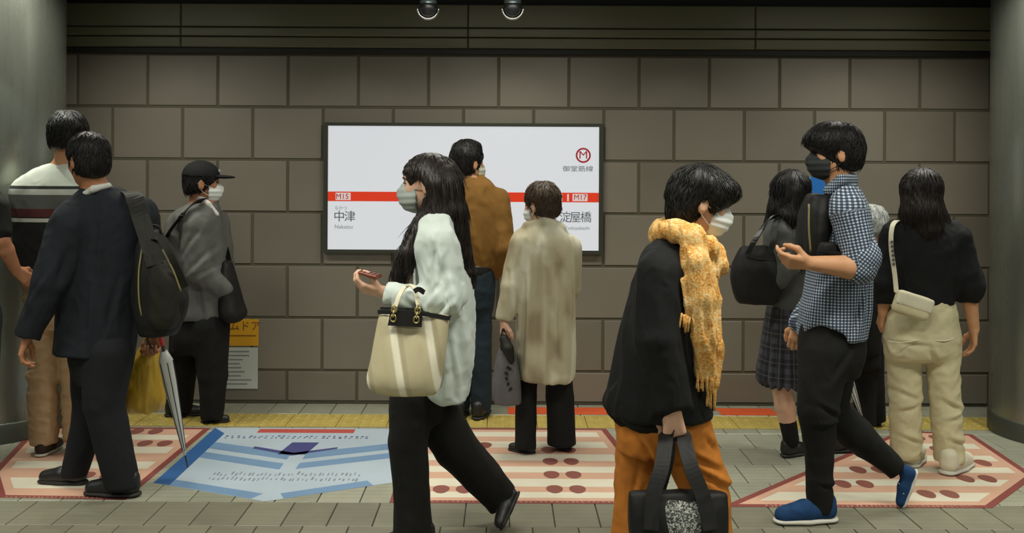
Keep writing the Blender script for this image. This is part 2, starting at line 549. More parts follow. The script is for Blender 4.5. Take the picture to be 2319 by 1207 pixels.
# ---- back wall: dark grout slab with single tiles
wall = MB().box(-9, 9, WALL_Y + 0.0045, WALL_Y + 0.3, 0, CEIL_Z).build('wall_back', MATS['grout'])
tag(wall, 'grey stone-tiled subway wall in running bond', None, None, 'structure')
rows = [126] + [245 + 119.2 * i for i in range(6)] + [912]
PITCH, GAP = 159.0 / PX_W, 0.018
tile_meshes = {}
for r in range(len(rows) - 1):
    z1, z0 = wz(rows[r]), max(0.0, wz(rows[r + 1]))
    off = 174.5 if r % 2 == 0 else 254.0
    key = (round(z1 - z0, 4))
    if key not in tile_meshes:
        hh = (z1 - z0) / 2 - GAP / 2
        tile_meshes[key] = MB().box(-PITCH / 2 + GAP / 2, PITCH / 2 - GAP / 2, 0, 0.02, -hh, hh, 0.0025).mesh('tile')
    for k in range(-4, 18):
        o = link_mesh('tile', tile_meshes[key], MATS['wall_tile_stone'], wall)
        o.location = (wx(off + 159.0 * (k + 0.5)), WALL_Y - random.uniform(0, 0.0015), (z0 + z1) / 2)
        o.rotation_euler = (random.uniform(-.0012, .0012), 0, random.uniform(-.0012, .0012))

# ---- dark beam band over the tiles
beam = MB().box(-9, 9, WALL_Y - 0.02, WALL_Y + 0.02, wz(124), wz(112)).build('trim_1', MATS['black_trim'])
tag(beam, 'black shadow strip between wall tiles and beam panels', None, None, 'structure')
beam2 = MB().box(-9, 9, WALL_Y - 0.012, WALL_Y + 0.02, wz(112), CEIL_Z).build('trim_2', MATS['black_trim'])
tag(beam2, 'olive metal beam band above the tiled wall', None, None, 'structure')
seams = [412 + 647.0 * k for k in range(-3, 6)]
for a, b in zip(seams[:-1], seams[1:]):
    for (ya, yb, dy) in ((13, 65, 0.030), (67, 86, 0.036), (88, 111, 0.030)):
        w = (b - a) / PX_W / 2
        hz = (wz(ya) - wz(yb)) / 2
        o = MB().box(-w + 0.002, w - 0.002, -dy, 0.0, -hz, hz, 0.006).build('panel', MATS['beam_panel'], beam2)
        o.location = (wx((a + b) / 2), WALL_Y - 0.012, (wz(ya) + wz(yb)) / 2)

# ---- floor: joint-coloured slab, single pavers, tactile tiles
floor = MB().box(-9, 9, -4, WALL_Y + 0.3, -0.15, -0.006).build('floor', MATS['floor_joint'])
tag(floor, 'glossy grey stone-paved concourse floor', None, None, 'structure')
PW, PD, PG = 0.196, 0.30, 0.005
def paver_mesh(w, d, name='paver'):
    hw, hd, b = w / 2 - PG / 2, d / 2 - PG / 2, 0.002
    V = [(-hw, -hd, -0.02), (hw, -hd, -0.02), (hw, hd, -0.02), (-hw, hd, -0.02), (-hw, -hd, -b), (hw, -hd, -b), (hw, hd, -b), (-hw, hd, -b),
         (-hw + b, -hd + b, 0), (hw - b, -hd + b, 0), (hw - b, hd - b, 0), (-hw + b, hd - b, 0)]
    Fs = [(8, 9, 10, 11)]
    for k in range(4):
        j = (k + 1) % 4; Fs += [(k, j, 4 + j, 4 + k), (4 + k, 4 + j, 8 + j, 8 + k)]
    return raw_mesh(name, V, Fs)
pm = paver_mesh(PW, PD); pm2 = paver_mesh(PW, 0.106); pm3 = paver_mesh(PW, 0.272)
pm.materials.append(MATS['paver_stone']); pm2.materials.append(MATS['paver_stone']); pm3.materials.append(MATS['paver_stone'])
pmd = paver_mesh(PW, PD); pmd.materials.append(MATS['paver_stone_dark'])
count = 0
rest = MB()
for r in range(-1, 6):
    y0 = 4.154 + PD * r
    last = (r == 5)
    yc = y0 + (0.053 if last else PD / 2)
    lim = 0.535 * yc + 0.12
    for k in range(-24, 25):
        x = -0.0645 + PW * k + (PW / 2 if r % 2 else 0)
        if abs(x) > 4.4: continue
        if abs(x) < lim and count < 235:
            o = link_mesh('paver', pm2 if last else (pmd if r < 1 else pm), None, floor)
            o.location = (x, yc, 0); count += 1
        else:
            m = paver_mesh(PW, 0.106 if last else PD)
            rest.add([(v.co.x + x, v.co.y + yc, v.co.z) for v in m.vertices], [tuple(p.vertices) for p in m.polygons])
            bpy.data.meshes.remove(m)
for k in range(-17, 18):
    x = PW * k
    o = link_mesh('paver', pm3, None, floor); o.location = (x, 6.062 + 0.139, 0)
for r in range(-14, -1):                                  # pavers out of view towards and behind the camera
    for k in range(-22, 23):
        x = -0.0645 + PW * k + (PW / 2 if r % 2 else 0); yc = 4.154 + PD * r + PD / 2
        rest.add([(x - .0955, yc - .1475, 0), (x + .0955, yc - .1475, 0), (x + .0955, yc + .1475, 0), (x - .0955, yc + .1475, 0)], [(0, 1, 2, 3)])
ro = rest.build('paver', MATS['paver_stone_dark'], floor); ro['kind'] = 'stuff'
tm = MB().box(-0.148, 0.148, -0.148, 0.148, -0.02, 0.0005)
for i in range(5):
    for j in range(5):
        tm.lathe([(0.016, 0.0005), (0.013, 0.004), (0.008, 0.005), (0.0001, 0.005)], 8, ((i - 2) * 0.057, (j - 2) * 0.057, 0))
tmesh = tm.mesh('tactile_tile'); tmesh.materials.append(MATS['tactile_yellow'])
for k in range(-13, 14):
    o = link_mesh('tactile_tile', tmesh, None, floor); o.location = (k * 0.3 + 0.06, 5.911, 0)

# ---- ceiling with recessed downlights and added fill lights
ceil = MB().box(-9, 9, -4, WALL_Y + 0.3, CEIL_Z, CEIL_Z + 0.1).build('ceiling', MATS['ceiling_paint'])
tag(ceil, 'plain grey concourse ceiling', None, None, 'structure')
def m_glow(t):
    t.base((0.9, 0.9, 0.85, 1)); t.bsdf.inputs['Emission Color'].default_value = (1, 0.97, 0.86, 1); t.bsdf.inputs['Emission Strength'].default_value = 4.0
mat_custom('fill_diffuser', m_glow, 0.5)
mat('white_enamel', rgb(200, 200, 192), 0.5)
for (tx, ty) in FILL_LAMPS:
    root = empty('added_ceiling_light', (tx, ty, CEIL_Z), 'unseen long white fluorescent ceiling light added as fill', 'light', 'added fluorescent fill lights')
    fr = MB()
    fr.box(-.66, .66, -.16, -.13, -.02, 0); fr.box(-.66, .66, .13, .16, -.02, 0); fr.box(-.66, -.63, -.13, .13, -.02, 0); fr.box(.63, .66, -.13, .13, -.02, 0)
    fr.build('frame', MATS['white_enamel'], root)
    MB().box(-.63, .63, -.13, .13, -.008, -.001).build('diffuser', MATS['fill_diffuser'], root)
for (tx, ty) in PILLAR_SPOTS:
    root = empty('downlight', (tx, ty, CEIL_Z), 'round recessed downlight in front of a steel pillar', 'light', 'recessed downlights by the pillars')
    MB().lathe([(0.062, 0), (0.062, -0.008), (0.045, -0.008), (0.04, -0.001)], 20).build('ring', MATS['white_enamel'], root)
for px in WASHERS:
    root = empty('downlight', ((px - CX) / 347.0, WALL_Y - 0.42, CEIL_Z), 'small round recessed downlight beside the olive beam', 'light', 'recessed downlights along the wall')
    MB().lathe([(0.062, 0), (0.062, -0.008), (0.045, -0.008), (0.04, -0.001)], 20).build('ring', MATS['white_enamel'], root)

# ---- two ball spotlights hanging at the top of the view
mat('black_plastic', rgb(34, 36, 36), 0.35)
mat('chrome', rgb(205, 205, 196), 0.15, metal=1.0)
mat('ball_highlight_blue', rgb(120, 134, 136), 0.3, metal=0.6)
for px, lab in ((970, 'left'), (1161, 'right')):
    c = at(px, 20, 5.75)
    root = empty('pendant_spotlight', (c[0], c[1], CEIL_Z), 'small black ball spotlight with bright chrome ring hanging from ceiling', 'spotlight', 'ball spotlights hanging from the ceiling')
    dz = c[2] - CEIL_Z
    R = 0.056
    b = MB().lathe([(0.0005, dz - R)] + [(R * math.sin(a), dz - R * math.cos(a)) for a in [0.25, 0.5, 0.8, 1.1, 1.4, 1.75, 2.1, 2.45, 2.8]] + [(0.012, dz + R)], 24)
    b.build('ball', MATS['black_plastic'], root, True)
    ring = MB()
    ring.tube([(0.062 * math.cos(a), -0.02, dz - 0.005 + 0.058 * math.sin(a)) for a in np.linspace(math.radians(-185), math.radians(5), 22)], 0.0075, 8)
    ring.build('chrome_ring', MATS['chrome'], root, True)
    MB().lathe([(0.052, dz + 0.028), (0.05, dz + 0.05), (0.03, dz + 0.064), (0.012, dz + 0.066)], 24).build('cap', MATS['ball_highlight_blue'], root, True)  # blue-grey top stands in for the highlight on the ball
    MB().tube([(0, 0, 0), (0, 0, dz + 0.06)], 0.012, 12).build('stem', MATS['black_plastic'], root, True)

# ---- steel pillars
def pillar(x, y, r, label):
    root = empty('pillar', (x, y, 0), label, 'pillar')
    MB().lathe([(r, 0.11), (r, CEIL_Z)], 72).build('shaft', MATS['brushed_steel'], root, True)
    MB().lathe([(r + 0.008, 0), (r + 0.008, 0.105), (r + 0.004, 0.112), (r - 0.01, 0.114)], 72).build('base_ring', MATS['steel_base'], root, True)
e = at(138, 500, 5.68); pillar(e[0] - 0.41, 5.68, 0.40, 'round brushed steel pillar behind the man in the striped sweater')
e = at(2249, 500, 5.68); pillar(e[0] + 0.425, 5.68, 0.40, 'round brushed steel pillar beside woman in cream trousers')

# ---- text helper
def text_mesh(body, size, depth=0.0006):
    cu = bpy.data.curves.new('text', 'FONT'); cu.body = body; cu.size = size; cu.align_x = 'CENTER'; cu.align_y = 'CENTER'
    cu.extrude = depth; cu.resolution_u = 3
    o = bpy.data.objects.new('text', cu); COL.objects.link(o)
    dg = bpy.context.evaluated_depsgraph_get()
    me = bpy.data.meshes.new_from_object(o.evaluated_get(dg))
    bpy.data.objects.remove(o, do_unlink=True)
    return me
def wall_text(name, body, px, py, h_px, material, parent, y, squeeze=1.0, spread=None):
    me = text_mesh(body, h_px / PX_W / 0.72)
    me.materials.clear()
    o = link_mesh(name, me, material, None)
    o.parent = parent
    o.rotation_euler = (math.pi / 2, 0, 0); o.scale = (squeeze, 1, 1)
    qx, qy = unroll(px, py)
    pw = parent_world(parent)
    o.location = (wx(qx) - pw[0], y - pw[1], wz(qy) - pw[2])
    return o

# ---- lit station sign
def m_lit(c, s):
    def f(t):
        t.base((c[0] * .15, c[1] * .15, c[2] * .15, 1)); t.bsdf.inputs['Emission Color'].default_value = c; t.bsdf.inputs['Emission Strength'].default_value = s
    return f
mat_custom('lit_white', m_lit(rgb(240, 243, 247), 0.66), 0.4)
mat_custom('lit_red', m_lit(rgb(226, 62, 34), 0.75), 0.25)
mat_custom('lit_pale', m_lit(rgb(250, 226, 220), 0.6), 0.25)
mat('sign_ink', rgb(96, 104, 108), 0.5)
mat('sign_ink_pale', rgb(150, 158, 162), 0.5)
mat('logo_red', rgb(176, 34, 48), 0.5)
sx0, _ = unroll(737, 425); sx1, _ = unroll(1364, 425)
SX0, SX1 = wx(737) + .0, wx(1363)
SZ1, SZ0 = wz(unroll(1050, 279)[1]), wz(unroll(1050, 573)[1])
sign = empty('station_sign', ((SX0 + SX1) / 2, WALL_Y, SZ0), 'wide backlit white station sign with red line across the middle', 'sign')
def sbox(mb, x0, x1, y0, y1, z0, z1, bev=0.0):
    c = (SX0 + SX1) / 2
    return mb.box(x0 - c, x1 - c, y0 - WALL_Y, y1 - WALL_Y, z0 - SZ0, z1 - SZ0, bev)
FR = 0.022
f = MB()
sbox(f, SX0 - .006, SX1 + .006, WALL_Y - .036, WALL_Y, SZ1 - FR, SZ1); sbox(f, SX0 - .006, SX1 + .006, WALL_Y - .036, WALL_Y, SZ0, SZ0 + FR)
sbox(f, SX0 - .006, SX0 + FR, WALL_Y - .036, WALL_Y, SZ0 + FR, SZ1 - FR); sbox(f, SX1 - FR, SX1 + .006, WALL_Y - .036, WALL_Y, SZ0 + FR, SZ1 - FR)
f.build('frame', MATS['frame_metal'], sign)
screen = sbox(MB(), SX0 + FR, SX1 - FR, WALL_Y - .028, WALL_Y - .004, SZ0 + FR, SZ1 - FR).build('lit_panel', MATS['lit_white'], sign)
SY = WALL_Y - .0285
zc = lambda py, px=1050: wz(unroll(px, py)[1])
sbox(MB(), SX0 + FR, SX1 - FR, SY - .0008, SY, zc(456.5), zc(435)).build('red_line', MATS['lit_red'], sign)
sbox(MB(), wx(762), wx(796), SY - .0016, SY - .0008, zc(454), zc(437.5)).build('number_box', MATS['lit_pale'], sign)
sbox(MB(), wx(1296), wx(1330), SY - .0016, SY - .0008, zc(454), zc(437.5)).build('number_box', MATS['lit_pale'], sign)
sbox(MB(), wx(1268), wx(1273), SY - .0016, SY - .0008, zc(454), zc(438)).build('line_mark', MATS['lit_pale'], sign)
sbox(MB(), wx(1284), wx(1288), SY - .0016, SY - .0008, zc(454), zc(438)).build('line_mark', MATS['lit_pale'], sign)
TY = SY - .0022
wall_text('lettering', 'M15', 777, 445, 12, MATS['logo_red'], sign, TY)
wall_text('lettering', 'M17', 1313, 447, 12, MATS['logo_red'], sign, TY)
wall_text('lettering', '中', 770, 491, 19, MATS['sign_ink'], sign, TY)
wall_text('lettering', '津', 794, 491, 19, MATS['sign_ink'], sign, TY)
wall_text('lettering', 'Nakatsu', 780, 513, 9, MATS['sign_ink_pale'], sign, TY)
wall_text('lettering', 'なかつ', 774, 471, 7, MATS['sign_ink_pale'], sign, TY)
for ch, px in (('淀', 1279), ('屋', 1302), ('橋', 1326)):
    wall_text('lettering', ch, px, 493, 19, MATS['sign_ink'], sign, TY)
wall_text('lettering', 'Yodoyabashi', 1306, 516, 8, MATS['sign_ink_pale'], sign, TY)
wall_text('lettering', '御堂筋線', 1308, 383, 10, MATS['sign_ink'], sign, TY, 1.25)
lc = (wx(unroll(1320, 352)[0]), wz(unroll(1320, 352)[1]))
lg = MB()
r0, r1 = 0.049, 0.038
n = 40
V = []; Fs = []
for k in range(n):
    a = 2 * math.pi * k / n
    for r in (r1, r0): V.append((lc[0] + r * math.cos(a) - (SX0 + SX1) / 2, TY - WALL_Y, lc[1] + r * math.sin(a) - SZ0))
for k in range(n):
    j = (k + 1) % n; Fs.append((2 * k, 2 * k + 1, 2 * j + 1, 2 * j))
lg.add(V, Fs).build('logo_ring', MATS['logo_red'], sign)
wall_text('logo_letter', 'M', 1320, 352, 18, MATS['logo_red'], sign, TY, 1.1)

# ---- notices on the wall
mat('paper_yellow', rgb(206, 150, 26), 0.6, var=0.05)
mat('paper_white', rgb(186, 190, 184), 0.6, var=0.03)
mat('paper_blue', rgb(30, 110, 190), 0.5)
mat('ink_brown', rgb(110, 74, 20), 0.6)
mat('ink_grey', rgb(122, 126, 122), 0.6)
mat('paper_lime', rgb(190, 190, 60), 0.6)
def notice(px0, px1, py0, py1, material, label, name='wall_notice'):
    q0, q1 = unroll(px0, py0), unroll(px1, py1)
    x0, x1, z1, z0 = wx(q0[0]), wx(q1[0]), wz(q0[1]), wz(q1[1])
    root = empty(name, ((x0 + x1) / 2, WALL_Y, z0), label, 'notice')
    w, hgt = (x1 - x0) / 2, z1 - z0
    MB().box(-w, w, -0.006, -0.0022, 0, hgt).build('sheet', material, root)
    return root, w, hgt
nr, w, hg = notice(478, 586, 722, 783, MATS['paper_yellow'], 'yellow paper notice behind the man in the cap')
wall_text('lettering', 'ホームドア', 532, 739, 17, MATS['ink_brown'], nr, WALL_Y - .007)
MB().box(-w * .9, w * .9, -.0068, -.006, hg * .36, hg * .40).build('printed_line', MATS['ink_brown'], nr)
nr, w, hg = notice(478, 584, 786, 880, MATS['paper_white'], 'white paper notice with grey text lines below yellow notice')
for i in range(9):
    z = hg * (0.9 - i * 0.098); L = w * random.uniform(.6, .92)
    MB().box(-w * .92, -w * .92 + 2 * L * .95, -.0066, -.006, z - .004, z + .004).build('printed_line', MATS['ink_grey'], nr)
nr, w, hg = notice(1822, 1872, 400, 462, MATS['paper_blue'], 'small blue poster with lime edge behind the schoolgirl', 'wall_poster')
MB().box(-w, -w * .5, -.0068, -.006, hg * .70, hg * .98).build('corner_print', MATS['paper_lime'], nr)
MB().box(-w * .3, w * .8, -.0068, -.006, hg * .15, hg * .3).build('printed_line', MATS['paper_white'], nr)

# ---- floor stickers
mat('sticker_pink', rgb(196, 156, 132), 0.45, var=0.06, vscale=5)
mat('sticker_white', rgb(206, 200, 180), 0.45, var=0.05, vscale=5)
mat('sticker_red', rgb(124, 62, 56), 0.5, var=0.08, vscale=8)
mat('sticker_foot', rgb(128, 76, 66), 0.5)
mat('sticker_pale_blue', rgb(166, 180, 190), 0.4, var=0.04, vscale=4)
mat('sticker_mid_blue', rgb(108, 138, 170), 0.4, var=0.05, vscale=6)
mat('sticker_blue', rgb(50, 92, 144), 0.4)
mat('sticker_navy', rgb(64, 66, 118), 0.45)
mat('sticker_ink', rgb(122, 130, 138), 0.5)
mat('sticker_scarlet', rgb(172, 72, 66), 0.5)
mat('sticker_orange', rgb(206, 84, 40), 0.5, var=0.08, vscale=7)
def inset(poly, d):
    P = [np.array(p) for p in poly]; n = len(P); out = []
    for i in range(n):
        a, b, c = P[i - 1], P[i], P[(i + 1) % n]
        e1 = unit(np.append(b - a, 0))[:2]; e2 = unit(np.append(c - b, 0))[:2]
        n1 = np.array([-e1[1], e1[0]]); n2 = np.array([-e2[1], e2[0]])
        m = n1 + n2; m = m / max(1e-6, m @ m) * 2
        out.append(b + m * d / 1.0 * 1.0)
    return out
def clip_band(poly, y0, y1, xin=0.0):
    """part of a convex polygon between y0 and y1"""
    def half(P, f):
        out = []
        for i in range(len(P)):
            a, b = P[i], P[(i + 1) % len(P)]; fa, fb = f(a), f(b)
            if fa >= 0: out.append(a)
            if (fa >= 0) != (fb >= 0):
                t = fa / (fa - fb); out.append(np.array(a) + (np.array(b) - np.array(a)) * t)
        return out
    P = [np.array(p) for p in poly]
    P = half(P, lambda p: p[1] - y0)
    if len(P) >= 3: P = half(P, lambda p: y1 - p[1])
    return P
def foot_print(mb, x, y, z, s=1.0):
    pts = [(x + s * .040 * math.cos(a) * (1 + .15 * math.sin(a)), y + s * .060 * math.sin(a)) for a in np.linspace(0, 2 * math.pi, 17)[:-1]]
    mb.prism(pts, z, z + .0004)
def marks(mb, x0, x1, y0, y1, z, n, seed):
    r = random.Random(seed)
    for i in range(n):
        w = (x1 - x0) / n; x = x0 + w * (i + .12)
        for j in range(2):
            xx = x + r.uniform(0, .35) * w; yy = y0 + (y1 - y0) * (j * .5 + r.uniform(0, .18))
            mb.box(xx, xx + w * r.uniform(.25, .5), yy, yy + (y1 - y0) * r.uniform(.15, .32), z, z + .0004)
def queue_sticker(poly, stripes, feet, label, text_rows=()):
    c = np.mean(np.array(poly), 0)
    L = [np.array(p) - c for p in poly]
    root = empty('floor_sticker', (c[0], c[1], 0), label, 'floor sticker')
    MB().prism(L, 0.0004, 0.0012).build('border', MATS['sticker_red'], root)
    inn = inset(L, 0.035)
    MB().prism(inn, 0.0012, 0.0017).build('pink_field', MATS['sticker_pink'], root)
    inn2 = inset(L, 0.075)
    for (a, b) in stripes:
        P = clip_band(inn2, a - c[1], b - c[1])
        if len(P) >= 3: MB().prism(P, 0.0017, 0.0021).build('white_stripe', MATS['sticker_white'], root)
    for (fx, fy) in feet:
        m = MB(); foot_print(m, fx - c[0] - .055, fy - c[1], .0022); foot_print(m, fx - c[0] + .055, fy - c[1], .0022)
        m.build('footprints', MATS['sticker_foot'], root)
    for (x0, x1, y0, y1, n, sd) in text_rows:
        m = MB(); marks(m, x0 - c[0], x1 - c[0], y0 - c[1], y1 - c[1], .0022, n, sd); m.build('printed_marks', MATS['sticker_pink'], root)
    return root
def ff(px, py): return tuple(on_floor(px, py)[:2])
queue_sticker([(-2.55, 4.85), (-2.33, 4.49), (-1.73, 4.47), (-1.715, 5.72), (-2.75, 5.72)], [(4.62, 4.78), (4.93, 5.05), (5.2, 5.32), (5.46, 5.56)],
              [ff(480 - 260, 1078), ff(350, 1005), ff(330, 978)], 'pink floor sticker with white stripes and dark red border beside blue sticker',
              [(-2.3, -1.8, 4.485, 4.505, 24, 3)])
queue_sticker([(-0.515, 4.445), (0.62, 4.445), (0.70, 4.98), (0.615, 5.745), (-0.30, 5.745), (-0.515, 5.2)],
              [(4.52, 4.60), (4.68, 4.80), (4.90, 5.0), (5.10, 5.22), (5.34, 5.46), (5.56, 5.66)],
              [ff(1270, 1046), ff(1274, 1076), ff(1282, 1109), ff(1025, 1109), ff(1075, 1009), ff(1055, 1060), ff(1265, 1020)],
              'pink floor sticker with rows of red footprints under woman in beige coat', [(-0.45, 0.6, 4.455, 4.475, 44, 5)])
queue_sticker([(1.0, 4.415), (2.23, 4.415), (2.68, 4.88), (2.74, 5.66), (2.36, 5.74)],
              [(4.50, 4.62), (4.72, 4.82), (4.93, 5.02), (5.13, 5.23), (5.36, 5.46)],
              [ff(1934, 1097), ff(2125, 1120), ff(2212, 1085), ff(1968, 1065), ff(2203, 1049), ff(2100, 992), ff(2102, 1018)],
              'pink floor sticker with pointed corners under woman in cream trousers', [(1.2, 2.15, 4.42, 4.445, 44, 8)])
# blue arrow sticker
bp = [(-1.69, 4.71), (-1.085, 4.455), (-0.52, 4.74), (-0.52, 5.72), (-1.69, 5.72)]
bc = np.mean(np.array(bp), 0)
bs = empty('floor_sticker', (bc[0], bc[1], 0), 'pale blue and white floor sticker pointing out from the wall', 'floor sticker')
LB = [np.array(p) - bc for p in bp]
MB().prism(LB, 0.0004, 0.0012).build('pale_field', MATS['sticker_pale_blue'], bs)
def strip(pts, z, name, m):
    MB().prism([np.array(p) - bc for p in pts], z, z + .0004).build(name, m, bs)
strip([(-1.69, 4.71), (-1.60, 4.675), (-1.60, 5.60), (-1.69, 5.72)], .0012, 'blue_edge', MATS['sticker_blue'])
strip([(-1.60, 4.675), (-1.16, 4.49), (-1.12, 4.56), (-1.60, 4.76)], .0013, 'blue_chevron', MATS['sticker_mid_blue'])
strip([(-1.01, 4.495), (-0.62, 4.69), (-0.66, 4.76), (-1.04, 4.565)], .0013, 'blue_chevron', MATS['sticker_mid_blue'])
for dy, wdt in ((0.0, 0.10), (0.17, 0.12)):
    strip([(-1.60, 5.13 + dy), (-1.13, 4.93 + dy), (-1.13, 4.93 + dy + wdt), (-1.60, 5.13 + dy + wdt)], .0013, 'blue_chevron', MATS['sticker_mid_blue'])
    strip([(-1.05, 4.94 + dy), (-0.55, 5.15 + dy), (-0.55, 5.15 + dy + wdt), (-1.05, 4.94 + dy + wdt)], .0013, 'blue_chevron', MATS['sticker_mid_blue'])
strip([(-1.20, 5.19), (-1.05, 5.19), (-1.02, 5.42), (-1.17, 5.42)], .0018, 'arrow', MATS['sticker_navy'])
strip([(-1.36, 5.30), (-1.12, 5.17), (-1.12, 5.22), (-1.36, 5.34)], .0018, 'arrow', MATS['sticker_navy'])
strip([(-1.12, 5.17), (-0.90, 5.30), (-0.90, 5.33), (-1.12, 5.22)], .0018, 'arrow', MATS['sticker_navy'])
m = MB(); marks(m, -1.45 - bc[0], -.70 - bc[0], 4.74 - bc[1], 4.90 - bc[1], .0013, 34, 2); m.build('printed_marks', MATS['sticker_ink'], bs)
m = MB(); marks(m, -1.58 - bc[0], -.75 - bc[0], 5.50 - bc[1], 5.56 - bc[1], .0018, 26, 4); m.build('printed_marks', MATS['sticker_navy'], bs)
strip([(-1.42, 5.62), (-0.86, 5.62), (-0.86, 5.70), (-1.42, 5.70)], .0013, 'red_strip', MATS['sticker_scarlet'])
for (a, b, lab) in ((1150, 1425, 'long orange-red strip sticker on floor behind woman in beige coat'), (1625, 1752, 'short orange-red strip sticker on floor behind schoolgirl in plaid skirt'),
                    (120, 168, 'short orange-red strip sticker behind man in striped sweater')):
    p0, p1 = ff(a, 930), ff(b, 930)
    cx = (p0[0] + p1[0]) / 2; w = (p1[0] - p0[0]) / 2
    o = MB().prism([(-w, -.09), (w, -.09), (w, .09), (-w, .09)], 0.0004, 0.0014).build('strip_sticker', MATS['sticker_orange'], None)
    o.location = (cx, 6.17, 0); tag(o, lab, 'floor sticker')

# ================================================================== PEOPLE: helpers
def m_skin(c1, c2):
    def f(t):
        t.base(t.ramp(t.noise(18, 4, t.coord()), [(0.3, c1), (0.7, c2)]))
        t.bsdf.inputs['Subsurface Weight'].default_value = 0.08
        t.bsdf.inputs['Subsurface Radius'].default_value = (0.02, 0.008, 0.004)
        t.bump(t.noise(400, 2, t.coord()), 0.05, 0.001)
    return f
mat_custom('skin_light', m_skin(rgb(196, 154, 128), rgb(210, 168, 142)), 0.5)
mat_custom('skin_mid', m_skin(rgb(184, 134, 96), rgb(196, 146, 108)), 0.5)
mat_custom('skin_tan', m_skin(rgb(158, 106, 74), rgb(172, 120, 86)), 0.5)
def m_hair(c1, c2, rough=0.38):
    def f(t):
        v = t.coord((1, 1, 0.10))
        n = t.noise(260, 3, v)
        t.base(t.ramp(n, [(0.3, c1), (0.75, c2)]))
        t.bump(n, 0.5, 0.003)
        t.bsdf.inputs['Specular IOR Level'].default_value = 0.35
    return f
mat_custom('hair_black', m_hair(rgb(13, 12, 11), rgb(26, 24, 22)), 0.5)
mat_custom('hair_dark_brown', m_hair(rgb(22, 18, 16), rgb(44, 36, 31)), 0.45)
mat_custom('hair_brown', m_hair(rgb(44, 34, 26), rgb(86, 68, 50)), 0.5)
mat_custom('hair_grey', m_hair(rgb(150, 156, 152), rgb(196, 200, 196)), 0.6)
def cloth(name, col, var=0.08, rough=0.85, bscale=420.0, bump=0.25, **kw):
    return mat(name, col, rough, var=var, vscale=kw.pop('vscale', 14.0), bump=bump, bscale=bscale, sheen=kw.pop('sheen', 0.0), spec=0.25, dist=0.0015, wrinkle=kw.pop('wrinkle', 0.45), **kw)
mat('mask_white', rgb(222, 226, 222), 0.8, var=0.02)
mat('mask_grey', rgb(158, 166, 160), 0.8, var=0.05)
mat('mask_black', rgb(34, 38, 38), 0.8)
mat('mask_pale', rgb(186, 190, 172), 0.8)
mat('eye_dark', rgb(30, 24, 22), 0.3)
mat('leather_black', rgb(26, 26, 26), 0.42, bump=0.2, bscale=150)
mat('sole_pale', rgb(190, 188, 176), 0.6)
mat('sole_dark', rgb(30, 29, 27), 0.7)

